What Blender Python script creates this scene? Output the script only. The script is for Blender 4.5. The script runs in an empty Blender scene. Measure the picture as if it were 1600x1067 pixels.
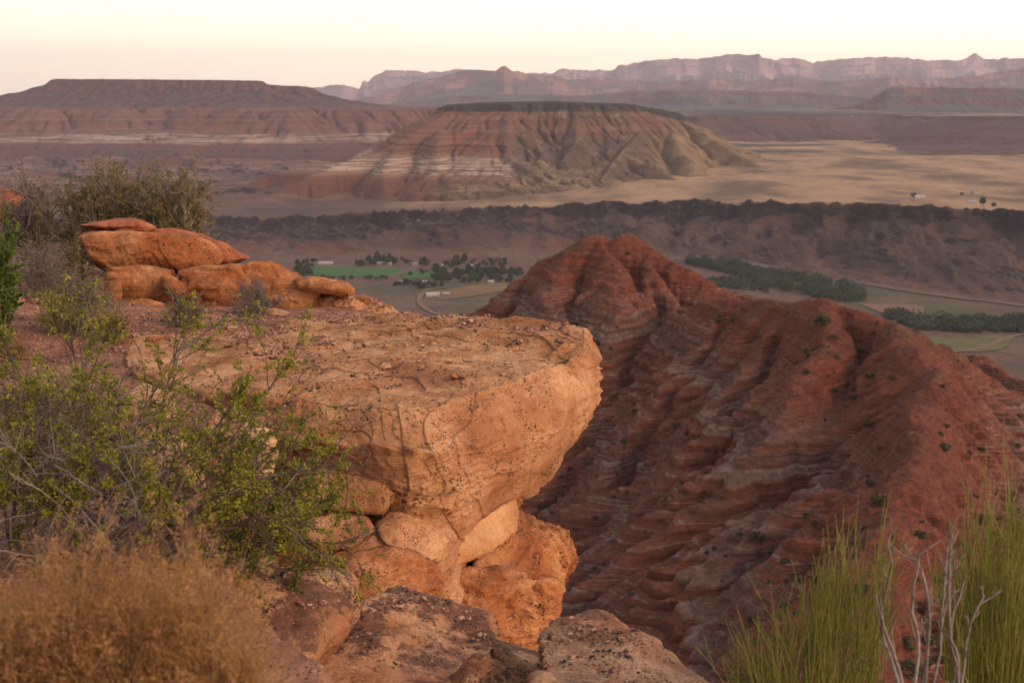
import bpy, bmesh, math, random
import numpy as np
from mathutils import Vector, Matrix
R = math.radians
SC = bpy.context.scene
COL = SC.collection
RNG = np.random.default_rng(7)
random.seed(7)

# ---------------------------------------------------------------- camera
FP = 1600 * 50 / 36.0            # focal length in photograph pixels
PITCH = R(9.78)
cam_d = bpy.data.cameras.new("camera"); cam = bpy.data.objects.new("camera", cam_d); COL.objects.link(cam)
cam_d.lens = 50; cam_d.sensor_width = 36; cam_d.clip_start = 0.05; cam_d.clip_end = 200000
cam.location = (0, 0, 0); cam.rotation_euler = (math.pi / 2 - PITCH, 0, 0)
cam_d.dof.use_dof = True; cam_d.dof.focus_distance = 7.2; cam_d.dof.aperture_fstop = 7.0
SC.camera = cam

# ---------------------------------------------------------------- world, sun, exposure
SUN_EL, SUN_AZ = R(28), R(128)      # azimuth clockwise from +Y (the viewing direction): behind, to the right
w = bpy.data.worlds.new("World"); SC.world = w; w.use_nodes = True
nt = w.node_tree; nt.nodes.clear()
out = nt.nodes.new("ShaderNodeOutputWorld"); bg = nt.nodes.new("ShaderNodeBackground")
sky = nt.nodes.new("ShaderNodeTexSky"); sky.sky_type = 'NISHITA'; sky.sun_disc = False
sky.sun_elevation = SUN_EL; sky.sun_rotation = SUN_AZ; sky.altitude = 1200; sky.dust_density = 3.0; sky.air_density = 1.0; sky.ozone_density = 1.5
tc = nt.nodes.new("ShaderNodeTexCoord"); sx = nt.nodes.new("ShaderNodeSeparateXYZ")
nt.links.new(tc.outputs["Generated"], sx.inputs[0])
rmp = nt.nodes.new("ShaderNodeValToRGB")
cr = rmp.color_ramp; cr.elements[0].position = 0.0; cr.elements[0].color = (1.62, 1.27, .86, 1)
cr.elements[1].position = 1.0; cr.elements[1].color = (.46, .46, .50, 1)
e = cr.elements.new(.10); e.color = (1.46, 1.20, .88, 1)
e = cr.elements.new(.30); e.color = (.84, .77, .72, 1)
nt.links.new(sx.outputs[2], rmp.inputs[0])
# brighter towards +X (right), as the photograph's sky is
ma = nt.nodes.new("ShaderNodeMath"); ma.operation = 'MULTIPLY_ADD'; ma.inputs[1].default_value = .75; ma.inputs[2].default_value = 1.02
nt.links.new(sx.outputs[0], ma.inputs[0])
mx = nt.nodes.new("ShaderNodeMath"); mx.operation = 'MAXIMUM'; mx.inputs[1].default_value = .62; nt.links.new(ma.outputs[0], mx.inputs[0])
mn = nt.nodes.new("ShaderNodeMath"); mn.operation = 'MINIMUM'; mn.inputs[1].default_value = 1.3; nt.links.new(mx.outputs[0], mn.inputs[0])
sc1 = nt.nodes.new("ShaderNodeVectorMath"); sc1.operation = 'SCALE'
nt.links.new(rmp.outputs[0], sc1.inputs[0]); nt.links.new(mn.outputs[0], sc1.inputs[3])
sc2 = nt.nodes.new("ShaderNodeVectorMath"); sc2.operation = 'SCALE'; sc2.inputs[3].default_value = .08
nt.links.new(sky.outputs[0], sc2.inputs[0])
ad = nt.nodes.new("ShaderNodeVectorMath"); ad.operation = 'ADD'
nt.links.new(sc1.outputs[0], ad.inputs[0]); nt.links.new(sc2.outputs[0], ad.inputs[1])
nt.links.new(ad.outputs[0], bg.inputs[0]); bg.inputs[1].default_value = 1.0
nt.links.new(bg.outputs[0], out.inputs[0])
sd = bpy.data.lights.new("sun", 'SUN'); sun = bpy.data.objects.new("sun", sd); COL.objects.link(sun)
sd.energy = 2.0; sd.angle = R(18); sd.color = (1.0, .60, .32)
dvec = Vector((math.sin(SUN_AZ) * math.cos(SUN_EL), math.cos(SUN_AZ) * math.cos(SUN_EL), math.sin(SUN_EL)))
sun.rotation_euler = dvec.to_track_quat('Z', 'Y').to_euler()
SC.view_settings.view_transform = 'Standard'; SC.view_settings.look = 'None'
SC.view_settings.exposure = 0.0; SC.view_settings.gamma = 1.0; SC.view_settings.use_curve_mapping = False
SC.cycles.max_bounces = 5; SC.cycles.diffuse_bounces = 2; SC.cycles.glossy_bounces = 2
SC.cycles.transmission_bounces = 2; SC.cycles.volume_bounces = 0; SC.cycles.transparent_max_bounces = 8

# ---------------------------------------------------------------- helpers
def P(px, py, Y):
    """the point seen at pixel (px,py) of the photograph that lies Y metres ahead"""
    yi = (533.5 - py) / FP; xi = (px - 800) / FP
    dy = math.cos(PITCH) + yi * math.sin(PITCH); dz = -math.sin(PITCH) + yi * math.cos(PITCH)
    return (xi / dy * Y, Y, dz / dy * Y)
def XZ(px, Y): return (P(px, 150, Y)[0], Y)

_perm = np.random.default_rng(3).permutation(256).astype(np.int32)
_g = np.random.default_rng(5).normal(size=(256, 3)); _g /= np.linalg.norm(_g, axis=1)[:, None]
_g = _g.astype(np.float32)
def perlin3(x, y, z):
    x = np.asarray(x, np.float32); y = np.asarray(y, np.float32); z = np.asarray(z, np.float32)
    x, y, z = np.broadcast_arrays(x, y, z)
    xi = np.floor(x).astype(np.int32); yi = np.floor(y).astype(np.int32); zi = np.floor(z).astype(np.int32)
    xf = x - xi; yf = y - yi; zf = z - zi
    u = xf * xf * (3 - 2 * xf); v = yf * yf * (3 - 2 * yf); ww = zf * zf * (3 - 2 * zf)
    r = 0
    for dx in (0, 1):
        wx = u if dx else 1 - u; px = _perm[(xi + dx) & 255]
        for dy in (0, 1):
            wy = v if dy else 1 - v; py = _perm[(px + yi + dy) & 255]
            for dz in (0, 1):
                wz = ww if dz else 1 - ww
                g = _g[_perm[(py + zi + dz) & 255]]
                r = r + wx * wy * wz * (g[..., 0] * (xf - dx) + g[..., 1] * (yf - dy) + g[..., 2] * (zf - dz))
    return r * 1.6
def perlin2(x, y, seed=0.0):
    x = np.asarray(x, np.float32); y = np.asarray(y, np.float32); x, y = np.broadcast_arrays(x, y)
    sd_ = int(seed * 17 + 3)
    xi = np.floor(x).astype(np.int32); yi = np.floor(y).astype(np.int32)
    xf = x - xi; yf = y - yi
    u = xf * xf * (3 - 2 * xf); v = yf * yf * (3 - 2 * yf)
    r = 0
    for dx in (0, 1):
        wx = u if dx else 1 - u; px = _perm[(xi + dx + sd_) & 255]
        for dy in (0, 1):
            wy = v if dy else 1 - v
            g = _g[_perm[(px + yi + dy) & 255]]
            r = r + wx * wy * (g[..., 0] * (xf - dx) + g[..., 1] * (yf - dy))
    return r * 1.9
def fbm2(x, y, lam, octs=4, gain=.5, seed=0):
    r = 0; a = 1; f = 1 / lam
    for i in range(octs): r = r + a * perlin2(x * f + i * 7.3, y * f - i * 3.1, seed + i); a *= gain; f *= 2.03
    return r
def fbm3(x, y, z, lam, octs=4, gain=.5, seed=0):
    r = 0; a = 1; f = 1 / lam
    for i in range(octs): r = r + a * perlin3(x * f + i * 7.3 + seed * 11.7, y * f - i * 3.1, z * f + i * 5.7 - seed); a *= gain; f *= 2.03
    return r
def ridged2(x, y, lam, octs=3, seed=0):
    r = 0; a = 1; f = 1 / lam
    for i in range(octs): r = r + a * (1 - 2 * np.abs(perlin2(x * f + i * 3.3, y * f + i * 9.1, seed + i))); a *= .5; f *= 2.1
    return r

def mesh_from(name, V, F, mat=None, smooth=True, parent=None, mats=None, fmat=None, link=True):
    """V (n,3), F (m,k) arrays or list of such arrays"""
    me = bpy.data.meshes.new(name)
    V = np.asarray(V, np.float32)
    Fs = F if isinstance(F, list) else [F]
    Fs = [np.asarray(f, np.int32) for f in Fs if len(f)]
    me.vertices.add(len(V)); me.vertices.foreach_set("co", V.ravel())
    tot = sum(f.size for f in Fs); n = sum(len(f) for f in Fs)
    me.loops.add(tot); me.polygons.add(n)
    me.loops.foreach_set("vertex_index", np.concatenate([f.ravel() for f in Fs]))
    st = []; o = 0
    for f in Fs: st.append(o + np.arange(len(f)) * f.shape[1]); o += f.size
    me.polygons.foreach_set("loop_start", np.concatenate(st).astype(np.int32))
    me.polygons.foreach_set("use_smooth", np.full(n, smooth))
    for m in (mats or ([mat] if mat else [])): me.materials.append(m)
    if fmat is not None: me.polygons.foreach_set("material_index", np.asarray(fmat, np.int32))
    me.update(calc_edges=True)
    ob = bpy.data.objects.new(name, me)
    if link: COL.objects.link(ob)
    if parent: ob.parent = parent
    return ob
def grid_faces(nr, nc, mask=None, wrap=False):
    i = np.arange(nr - 1)[:, None]; j = np.arange(nc if wrap else nc - 1)[None, :]
    j2 = (j + 1) % nc
    f = np.stack([i * nc + j, i * nc + j2, (i + 1) * nc + j2, (i + 1) * nc + j], -1).reshape(-1, 4)
    if mask is not None: f = f[mask.ravel()[f].any(1)]
    return f
def compact(V, F):
    used = np.unique(F); mp = np.zeros(len(V), np.int32); mp[used] = np.arange(len(used))
    return V[used], mp[F]
def thing(o, label, cat, group=None):
    o["label"] = label; o["category"] = cat
    if group: o["group"] = group
    return o
def empty(name, loc=(0, 0, 0), rz=0):
    o = bpy.data.objects.new(name, None); COL.objects.link(o); o.location = loc; o.rotation_euler = (0, 0, rz); o.empty_display_size = .2
    return o
def struct(o, kind="structure"): o["kind"] = kind; return o

class NT:
    """small node-tree writer"""
    def __init__(s, name, rough=.9, bump=None):
        s.m = bpy.data.materials.new(name); s.m.use_nodes = True; s.t = s.m.node_tree; s.t.nodes.clear()
        s.out = s.n("ShaderNodeOutputMaterial"); s.b = s.n("ShaderNodeBsdfPrincipled")
        s.t.links.new(s.b.outputs[0], s.out.inputs[0]); s.b.inputs["Roughness"].default_value = rough
        s.b.inputs["Specular IOR Level"].default_value = .25
        s.g = s.n("ShaderNodeNewGeometry"); s.pos = s.g.outputs["Position"]
    def n(s, t, **kw):
        nd = s.t.nodes.new(t)
        for k, v in kw.items(): setattr(nd, k, v)
        return nd
    def put(s, sock, v):
        if v is None: return
        if isinstance(v, bpy.types.NodeSocket): s.t.links.new(v, sock)
        else:
            if isinstance(v, (tuple, list)) and len(v) == 3 and sock.type == 'RGBA': v = (*v, 1)
            sock.default_value = v
    def math(s, op, a, b=None, c=None, clamp=False):
        nd = s.n("ShaderNodeMath", operation=op, use_clamp=clamp)
        s.put(nd.inputs[0], a); s.put(nd.inputs[1], b)
        if c is not None: s.put(nd.inputs[2], c)
        return nd.outputs[0]
    def vmath(s, op, a, b=None):
        nd = s.n("ShaderNodeVectorMath", operation=op); s.put(nd.inputs[0], a)
        if b is not None: s.put(nd.inputs[3 if op == 'SCALE' else 1], b)
        return nd.outputs[0]
    def map(s, scale=(1, 1, 1), vec=None, loc=(0, 0, 0), rot=(0, 0, 0)):
        nd = s.n("ShaderNodeMapping"); s.put(nd.inputs[0], vec or s.pos); nd.inputs[1].default_value = loc; nd.inputs[2].default_value = rot; nd.inputs[3].default_value = scale
        return nd.outputs[0]
    def noise(s, scale, vec=None, detail=4, rough=.55, dist=0, color=False):
        nd = s.n("ShaderNodeTexNoise"); s.put(nd.inputs["Vector"], vec or s.pos); nd.inputs["Scale"].default_value = scale
        nd.inputs["Detail"].default_value = detail; nd.inputs["Roughness"].default_value = rough; nd.inputs["Distortion"].default_value = dist
        return nd.outputs[1 if color else 0]
    def voro(s, scale, vec=None, feature='F1', rand=1, out=0):
        nd = s.n("ShaderNodeTexVoronoi", feature=feature); s.put(nd.inputs["Vector"], vec or s.pos); nd.inputs["Scale"].default_value = scale
        nd.inputs["Randomness"].default_value = rand
        return nd.outputs[out]
    def step(s, v, a, b, lo=0, hi=1):
        nd = s.n("ShaderNodeMapRange", clamp=True, interpolation_type='SMOOTHSTEP'); s.put(nd.inputs[0], v)
        for i, q in enumerate((a, b, lo, hi)): s.put(nd.inputs[i + 1], q)
        return nd.outputs[0]
    def mix(s, f, a, b, mode='MIX'):
        nd = s.n("ShaderNodeMix", data_type='RGBA', blend_type=mode); s.put(nd.inputs[0], f); s.put(nd.inputs[6], a); s.put(nd.inputs[7], b)
        return nd.outputs[2]
    def ramp(s, v, stops, interp='LINEAR'):
        nd = s.n("ShaderNodeValToRGB"); c = nd.color_ramp; c.interpolation = interp; s.put(nd.inputs[0], v)
        while len(c.elements) < len(stops): c.elements.new(.5)
        for e_, (p, q) in zip(c.elements, stops): e_.position = p; e_.color = (*q, 1)
        return nd.outputs[0]
    def bump(s, h, dist, strength=1, nrm=None):
        nd = s.n("ShaderNodeBump"); s.put(nd.inputs["Height"], h); nd.inputs["Distance"].default_value = dist; nd.inputs["Strength"].default_value = strength
        if nrm: s.put(nd.inputs["Normal"], nrm)
        return nd.outputs[0]
    def xyz(s, v=None):
        nd = s.n("ShaderNodeSeparateXYZ"); s.put(nd.inputs[0], v or s.pos); return nd.outputs
    def fin(s, col, nrm=None, rough=None):
        s.put(s.b.inputs["Base Color"], col)
        if nrm: s.put(s.b.inputs["Normal"], nrm)
        if rough is not None: s.put(s.b.inputs["Roughness"], rough)
        return s.m
# ================================================================ FAR LAND
def lin(v, xs, ys): return np.interp(v, xs, ys)
def polydist(x, y, poly):
    """signed distance to a closed outline (negative inside) and the arc length of the nearest point"""
    P_ = np.array(poly, float); n = len(P_)
    best = np.full(x.shape, 1e12); sb = np.zeros(x.shape); inside = np.zeros(x.shape, bool); acc = 0
    for i in range(n):
        a = P_[i]; b = P_[(i + 1) % n]; e = b - a; L = math.hypot(*e)
        t = np.clip(((x - a[0]) * e[0] + (y - a[1]) * e[1]) / (L * L), 0, 1)
        d = (x - a[0] - t * e[0]) ** 2 + (y - a[1] - t * e[1]) ** 2
        m = d < best; best = np.where(m, d, best); sb = np.where(m, acc + t * L, sb); acc += L
        c = ((a[1] > y) != (b[1] > y))
        with np.errstate(divide='ignore', invalid='ignore'):
            xc = (b[0] - a[0]) * (y - a[1]) / (b[1] - a[1] + 1e-12) + a[0]
        inside ^= c & (x < xc)
    d = np.sqrt(best)
    return np.where(inside, -d, d), sb
def spine(x, y, pts, prof, h=None, flute=None):
    """highest of the flanks that fall away from a descending crest line"""
    if h is None: h = np.full(x.shape, -1e9)
    acc = 0
    for (a, b) in zip(pts[:-1], pts[1:]):
        ex, ey = b[0] - a[0], b[1] - a[1]; L = math.hypot(ex, ey)
        t = np.clip(((x - a[0]) * ex + (y - a[1]) * ey) / (L * L), 0, 1)
        d = np.hypot(x - a[0] - t * ex, y - a[1] - t * ey)
        if flute is not None: d = d * flute
        z = a[2] + t * (b[2] - a[2]) - prof(d)
        h = np.maximum(h, z); acc += L
    return h
def polar(a0, a1, na, r0, r1, nr, log=True):
    a = np.radians(np.linspace(a0, a1, na)) if np.isscalar(na) else None
    r = np.geomspace(r0, r1, nr) if log else np.linspace(r0, r1, nr)
    A, Rr = np.meshgrid(a, r)
    return np.sin(A) * Rr, np.cos(A) * Rr
def sheet(name, x, y, z, mat, keep=None):
    f = grid_faces(x.shape[0], x.shape[1], keep)
    V = np.stack([x, y, z], -1).reshape(-1, 3)
    V, f = compact(V, f)
    # wind upwards
    o = mesh_from(name, V, f[:, ::-1], mat)
    return struct(o)

TOE = ([-2500, -1500, -479, 162, 576, 972, 1700], [3800, 3700, 3550, 3594, 3200, 2700, 2300])
RIM = ([-2500, -1500, -614, 178, 657, 1152, 2000], [4150, 4100, 3900, 3950, 3650, 3200, 2850])
ZB = ([-2500, -1500, -614, 178, 657, 1152, 2000], [-345, -342, -336, -296, -262, -255, -255])
def ground_h(x, y):
    wob = 90 * fbm2(x, y * .6, 520, 3, seed=2)
    toe = lin(x, *TOE) + 30 * fbm2(x, y, 300, 2, seed=4)
    rim = lin(x, *RIM) + wob + 35 * fbm2(x, y * .3, 130, 3, seed=5)
    zb = lin(x, *ZB)
    t = np.clip((y - toe) / (rim - toe), 0, 1)
    pr = np.interp(t, [0, .12, .3, .55, .8, .89, .94, 1], [0, .04, .17, .38, .60, .70, .97, 1])
    floor = np.interp(y, [0, 120, 300, 700, 1150, 1600, 2100, 1e5], [-170, -200, -235, -300, -352, -385, -400, -400])
    top = zb + np.interp(y, [4000, 6000, 9000, 10500, 14000, 30000], [0, 5, 30, 120, 120, 60])
    slope = pr * (1 - pr) * 4
    h = floor + (top - floor) * pr
    h += slope * (16 * fbm2(x * 1.0, y * .45, 210, 4, .55, seed=9) + 9 * ridged2(x, y * .25, 95, 2, seed=12) - 6)
    h += slope * (7 * ridged2(x, y * .5, 46, 3, seed=14) - 3) + np.exp(-((t - .93) / .06) ** 2) * np.clip((1 - t) * 25, 0, 1) * 9 * ridged2(x, y * .4, 60, 3, seed=16)
    # knolls of the bench top, washes of the plain
    onb = np.clip((y - rim) / 300, 0, 1)
    h += onb * (7 * fbm2(x, y * .5, 420, 3, seed=21)) * np.clip((9000 - y) / 2000, 0, 1)
    h += (1 - onb) * (1 - slope) * 1.2 * fbm2(x, y, 160, 3, seed=25) * np.clip((y - 300) / 800, 0, 1)
    lf = np.clip((620 - (x / np.maximum(y, 1) * FP + 800)) / 200, 0, 1) * np.clip((y - 4250) / 400, 0, 1) * np.clip((7600 - y) / 500, 0, 1)
    h += lf * (26 * ridged2(x + y * .3, y * .7, 420, 4, seed=27) - 6)
    # lava knob at the left end of the bench, shelf below it
    kn = ((x + 440) / 260) ** 2 + ((y - 3730) / 150) ** 2
    h = h + 26 * np.exp(-kn) * (1 + .4 * fbm2(x, y, 60, 3, seed=31))
    return h

# ---- centre mesa
cm = [XZ(705, 5350), XZ(760, 5290), XZ(800, 5240), XZ(850, 5290), XZ(905, 5270), XZ(960, 5360), XZ(1000, 5450), XZ(1040, 5600), XZ(1062, 5760), XZ(1075, 6500), XZ(900, 6700), XZ(730, 6500), XZ(690, 5800)]
def centre_mesa(x, y):
    d, s = polydist(x + 22 * fbm2(x, y, 120, 3, seed=41), y + 30 * fbm2(x, y, 160, 3, seed=42), cm)
    g = ridged2(s, d * .22 + 900, 120, 3, seed=43)
    px = x / y * FP * 1.0 + 800
    dd = d * (1 - .17 * np.clip(d / 200, 0, 1) * (g - .2) * np.interp(px, [760, 830], [1.2, .45])) * (1 + np.clip((640 - px) / 160, 0, 2))
    top = np.interp(px, [690, 700, 760, 860, 980, 1040, 1080], [-42, -36, -27, -22, -34, -62, -84]) + 2.0 * fbm2(x, y, 40, 3, seed=40)
    fall = np.interp(dd, [-5, 0, 14, 45, 95, 110, 220, 420, 620, 800, 960, 1600], [0, 2, 26, 36, 55, 68, 132, 206, 248, 285, 335, 600])
    h = top - fall
    pf = lambda q: np.interp(q, [0, 10, 60, 140, 260, 420, 700, 1500], [0, 2, 36, 92, 158, 215, 300, 700])
    fl = 1 + .16 * ridged2(x + y * .3, y * .3, 75, 3, seed=47) + .25 * fbm2(x, y, 190, 3, seed=48)
    S = [[(705, 170, 5330), (640, 212, 5120), (600, 233, 5020), (540, 252, 4930), (480, 276, 4800), (430, 300, 4700)],
         [(795, 172, 5240), (793, 205, 5000), (797, 248, 4790), (770, 285, 4600)],
         [(797, 246, 4790), (830, 264, 4690), (880, 297, 4480)],
         [(540, 252, 4930), (470, 266, 5000), (420, 272, 5050), (385, 290, 4950)],
         [(690, 200, 5100), (680, 240, 4850), (690, 280, 4670)],
         [(620, 228, 4980), (600, 262, 4760), (600, 300, 4580)],
         [(1010, 188, 5420), (972, 238, 4920), (935, 285, 4600)], [(972, 240, 4920), (1030, 262, 4800), (1060, 285, 4620)],
         [(900, 176, 5260), (905, 215, 4980), (880, 250, 4800)],
         [(1058, 183, 5700), (1108, 213, 5480), (1168, 248, 5230), (1190, 262, 5150)],
         [(1040, 190, 5500), (1060, 228, 5150), (1085, 262, 4850)]]
    for q in S: h = spine(x, y, [P(*k) for k in q], pf, h, fl)
    return h + 3.5 * fbm2(x, y, 55, 3, seed=49) * np.clip(d / 50, 0, 1)

# ---- left mesa: flat cap on a wide terrace with a fluted front
cap = [XZ(78, 9500), XZ(200, 9350), XZ(420, 9450), XZ(422, 9700), XZ(492, 9900), XZ(500, 11500), XZ(60, 11500), XZ(70, 10000)]
ter = [XZ(-420, 8000), XZ(-180, 8100), XZ(0, 8250), XZ(60, 8150), XZ(120, 8350), XZ(180, 8200), XZ(235, 8500), XZ(262, 8600), XZ(300, 8350), XZ(350, 8200), XZ(400, 8000), XZ(455, 7950), XZ(500, 8250), XZ(560, 8350), XZ(620, 8500), XZ(690, 8800), XZ(720, 10500), XZ(600, 12500), XZ(-600, 12500)]
def left_mesa(x, y):
    d, s = polydist(x + 50 * fbm2(x, y, 300, 3, seed=51), y + 60 * fbm2(x, y, 260, 4, seed=52), ter)
    dc, sc_ = polydist(x + 12 * fbm2(x, y, 160, 3, seed=53), y + 25 * fbm2(x, y, 200, 3, seed=54), cap)
    px = x / y * FP + 800
    capz = np.interp(px, [60, 420, 424, 500], [112, 101, 74, 66])
    hc = capz - np.interp(dc + 12 * ridged2(sc_, dc * .2, 90, 2, seed=58), [0, 14, 40, 140, 300, 700, 1200], [0, 22, 36, 70, 105, 168, 186])
    tz = np.interp(px, [-300, 0, 300, 690], [-66, -68, -70, -82])
    terr = tz + np.minimum(0, 0) + np.clip(-d, 0, 900) * .03
    g = ridged2(s, d * .15, 150, 4, seed=57)
    dd = d * (1 - .30 * np.clip(d / 150, 0, 1) * (g - .25))
    front = tz - np.interp(dd, [0, 10, 35, 60, 180, 330, 480, 640, 850, 1300, 2500], [0, 16, 24, 40, 112, 160, 190, 232, 252, 285, 420])
    sp = spine(x, y, [P(455, 176, 7950), P(452, 205, 7720), P(440, 236, 7400)], lambda q: np.interp(q, [0, 60, 200, 400, 900], [0, 26, 130, 190, 420]), None, 1 + .3 * ridged2(x + y * .5, y * .2, 60, 2, seed=59))
    sp = spine(x, y, [P(80, 178, 8150), P(72, 205, 7900), P(60, 235, 7550)], lambda q: np.interp(q, [0, 60, 200, 400, 900], [0, 26, 130, 190, 420]), sp, 1 + .3 * ridged2(x + y * .5, y * .2, 60, 2, seed=59))
    sp = spine(x, y, [P(-60, 128, 10500), P(20, 146, 10000), P(70, 150, 9700)], lambda q: q * .5, sp)
    h = np.where(d < 0, np.maximum(terr, hc), np.maximum(front, sp))
    h = np.maximum(h, np.where(d < 0, sp, -1e9))
    return h + 4 * fbm2(x, y, 90, 3, seed=56) * (dc > 20)

# ---- far plateau behind the plain, with a cove
fp = [XZ(1000, 8500), XZ(1080, 7950), XZ(1200, 8150), XZ(1290, 8300), XZ(1340, 9300), XZ(1385, 9600), XZ(1410, 9000), XZ(1470, 8100), XZ(1560, 7350), XZ(1650, 6900), XZ(1900, 6300), XZ(2600, 6000), (9000, 9000), (8000, 13500), (600, 13500)]
def far_plateau(x, y):
    d, s = polydist(x + 60 * fbm2(x, y, 300, 4, seed=61), y + 60 * fbm2(x, y, 300, 4, seed=62), fp)
    g = ridged2(s, d * .2, 160, 3, seed=63)
    dd = d * (1 - .2 * np.clip(d / 150, 0, 1) * g)
    top = -.0138 * np.minimum(y, 8600)
    return top - np.interp(dd, [0, 12, 50, 200, 400, 700, 1100], [0, 16, 30, 80, 130, 165, 260]) + 3 * fbm2(x, y, 120, 3, seed=65)

# ---- distant ranges: skyline, cliff and talus
def rng_h(prf, Y, depth, cliff, seed, toe=0):
    X_ = np.array([P(a, b, Y)[0] for a, b in prf]); Z_ = np.array([P(a, b, Y)[2] for a, b in prf])
    def f(x, y):
        yw = y + depth * .28 * ridged2(x, y * .15, depth * .9, 3, seed=seed) + depth * .1 * fbm2(x, y, depth * .3, 3, seed=seed + 3)
        xs = x * Y / y
        t = (Y - yw) / depth
        z = np.interp(xs, X_, Z_) + (Z_.max() - Z_.min()) * .035 * fbm2(xs, 0, depth * .06, 3, seed=seed)
        zc = z - cliff * np.interp(t, [0, .08, .16, .24, .5, 1.0, 1.6], [0, .25, .33, .62, .82, 1.1, 1.5])
        return np.where(t < 0, z, zc)
    return f
SKY1 = [(380, 150), (470, 142), (500, 137), (518, 133), (540, 135), (562, 139), (566, 128), (571, 126), (573, 129), (585, 119), (602, 111), (640, 111), (665, 114), (690, 114), (718, 109), (732, 112), (860, 116), (868, 112), (880, 108), (930, 111), (962, 110), (968, 104), (985, 100), (1030, 95), (1060, 92), (1090, 93), (1130, 88), (1150, 87), (1180, 89), (1210, 93), (1236, 91), (1250, 92), (1272, 97), (1300, 94), (1370, 91), (1425, 93), (1448, 98), (1472, 95), (1490, 98), (1512, 94), (1521, 86), (1526, 86), (1536, 93), (1560, 92), (1700, 93), (1800, 96)]
SKY2 = [(540, 160), (600, 146), (650, 128), (690, 120), (730, 111), (760, 113), (775, 112), (787, 105), (800, 113), (850, 120), (900, 124), (960, 123), (1010, 128), (1060, 127), (1120, 124), (1180, 127), (1240, 122), (1300, 128), (1380, 122), (1450, 126), (1520, 120), (1600, 108), (1800, 100)]
SKY3 = [(560, 170), (700, 152), (800, 147), (900, 150), (985, 143), (1100, 141), (1250, 144), (1340, 152), (1400, 158), (1500, 160), (1800, 160)]
SKY4 = [(1180, 176), (1290, 172), (1340, 162), (1365, 152), (1385, 140), (1396, 137), (1600, 140), (1900, 142)]
def erode(h, cell, n=6000, batches=10, steps=60, cap=4.0, er=.35, dep=.25, inertia=.15, seed=1, maxdig=1.0, creep=.22):
    """rain-drop erosion of a height raster (rows = y, columns = x), heights in metres"""
    rg = np.random.default_rng(seed); H = (h / cell).astype(np.float64); ny, nx = H.shape
    for b in range(batches):
        x = rg.uniform(1, nx - 3, n); y = rg.uniform(1, ny - 3, n)
        vx = np.zeros(n); vy = np.zeros(n); sp = np.ones(n); wt = np.ones(n); sd_ = np.zeros(n); alive = np.ones(n, bool)
        D = np.zeros(ny * nx); Hf = H.ravel()
        for k in range(steps):
            xi = x.astype(np.int64); yi = y.astype(np.int64); fx = x - xi; fy = y - yi; i = yi * nx + xi
            a, b_, c, d = Hf[i], Hf[i + 1], Hf[i + nx], Hf[i + nx + 1]
            gx = (b_ - a) * (1 - fy) + (d - c) * fy; gy = (c - a) * (1 - fx) + (d - b_) * fx
            h0 = a * (1 - fx) * (1 - fy) + b_ * fx * (1 - fy) + c * (1 - fx) * fy + d * fx * fy
            vx = vx * inertia - gx * (1 - inertia); vy = vy * inertia - gy * (1 - inertia)
            L = np.hypot(vx, vy) + 1e-9; vx /= L; vy /= L
            nx_ = np.clip(x + vx, 1, nx - 3); ny_ = np.clip(y + vy, 1, ny - 3)
            xj = nx_.astype(np.int64); yj = ny_.astype(np.int64); gx2 = nx_ - xj; gy2 = ny_ - yj; j = yj * nx + xj
            h1 = Hf[j] * (1 - gx2) * (1 - gy2) + Hf[j + 1] * gx2 * (1 - gy2) + Hf[j + nx] * (1 - gx2) * gy2 + Hf[j + nx + 1] * gx2 * gy2
            dh = h1 - h0
            C = np.maximum(-dh, .01) * sp * wt * cap
            up = dh > 0
            drop = np.where(up, np.minimum(dh, sd_), np.where(sd_ > C, (sd_ - C) * dep, -np.minimum((C - sd_) * er, np.maximum(-dh, 0) * maxdig)))
            drop = np.where(alive, np.clip(drop, -.12, .05), 0); sd_ -= drop
            alive &= (x > 2) & (x < nx - 4) & (y > 2) & (y < ny - 4) & (dh < .6)
            for w_, o in (((1 - fx) * (1 - fy), 0), (fx * (1 - fy), 1), ((1 - fx) * fy, nx), (fx * fy, nx + 1)):
                D += np.bincount(i + o, drop * w_, ny * nx)[:ny * nx]
            if k % 4 == 3: Hf = Hf + np.clip(D, -.4, .12); D[:] = 0
            sp = np.sqrt(np.clip(sp * sp - dh * 2, .05, 9)); wt *= .985; x, y = nx_, ny_
        H = np.minimum((Hf + np.clip(D, -.4, .12)).reshape(ny, nx), h / cell + .8)
        # talus creep
        lap = np.zeros_like(H); lap[1:-1, 1:-1] = (H[:-2, 1:-1] + H[2:, 1:-1] + H[1:-1, :-2] + H[1:-1, 2:]) / 4 - H[1:-1, 1:-1]
        H += lap * creep
    return H * cell
def bicubic(Hh, u, v):
    ny, nx = Hh.shape; u = np.clip(u, 1, nx - 3.001); v = np.clip(v, 1, ny - 3.001)
    xi = u.astype(np.int64); yi = v.astype(np.int64); fx = u - xi; fy = v - yi
    def wts(t): return (-.5 * t + t * t - .5 * t ** 3, 1 - 2.5 * t * t + 1.5 * t ** 3, .5 * t + 2 * t * t - 1.5 * t ** 3, -.5 * t * t + .5 * t ** 3)
    wx = wts(fx); wy = wts(fy); r = 0; Hf = Hh.ravel()
    for j in range(4):
        q = 0
        for i in range(4): q = q + wx[i] * Hf[(yi + j - 1) * nx + xi + i - 1]
        r = r + wy[j] * q
    return r
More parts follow.
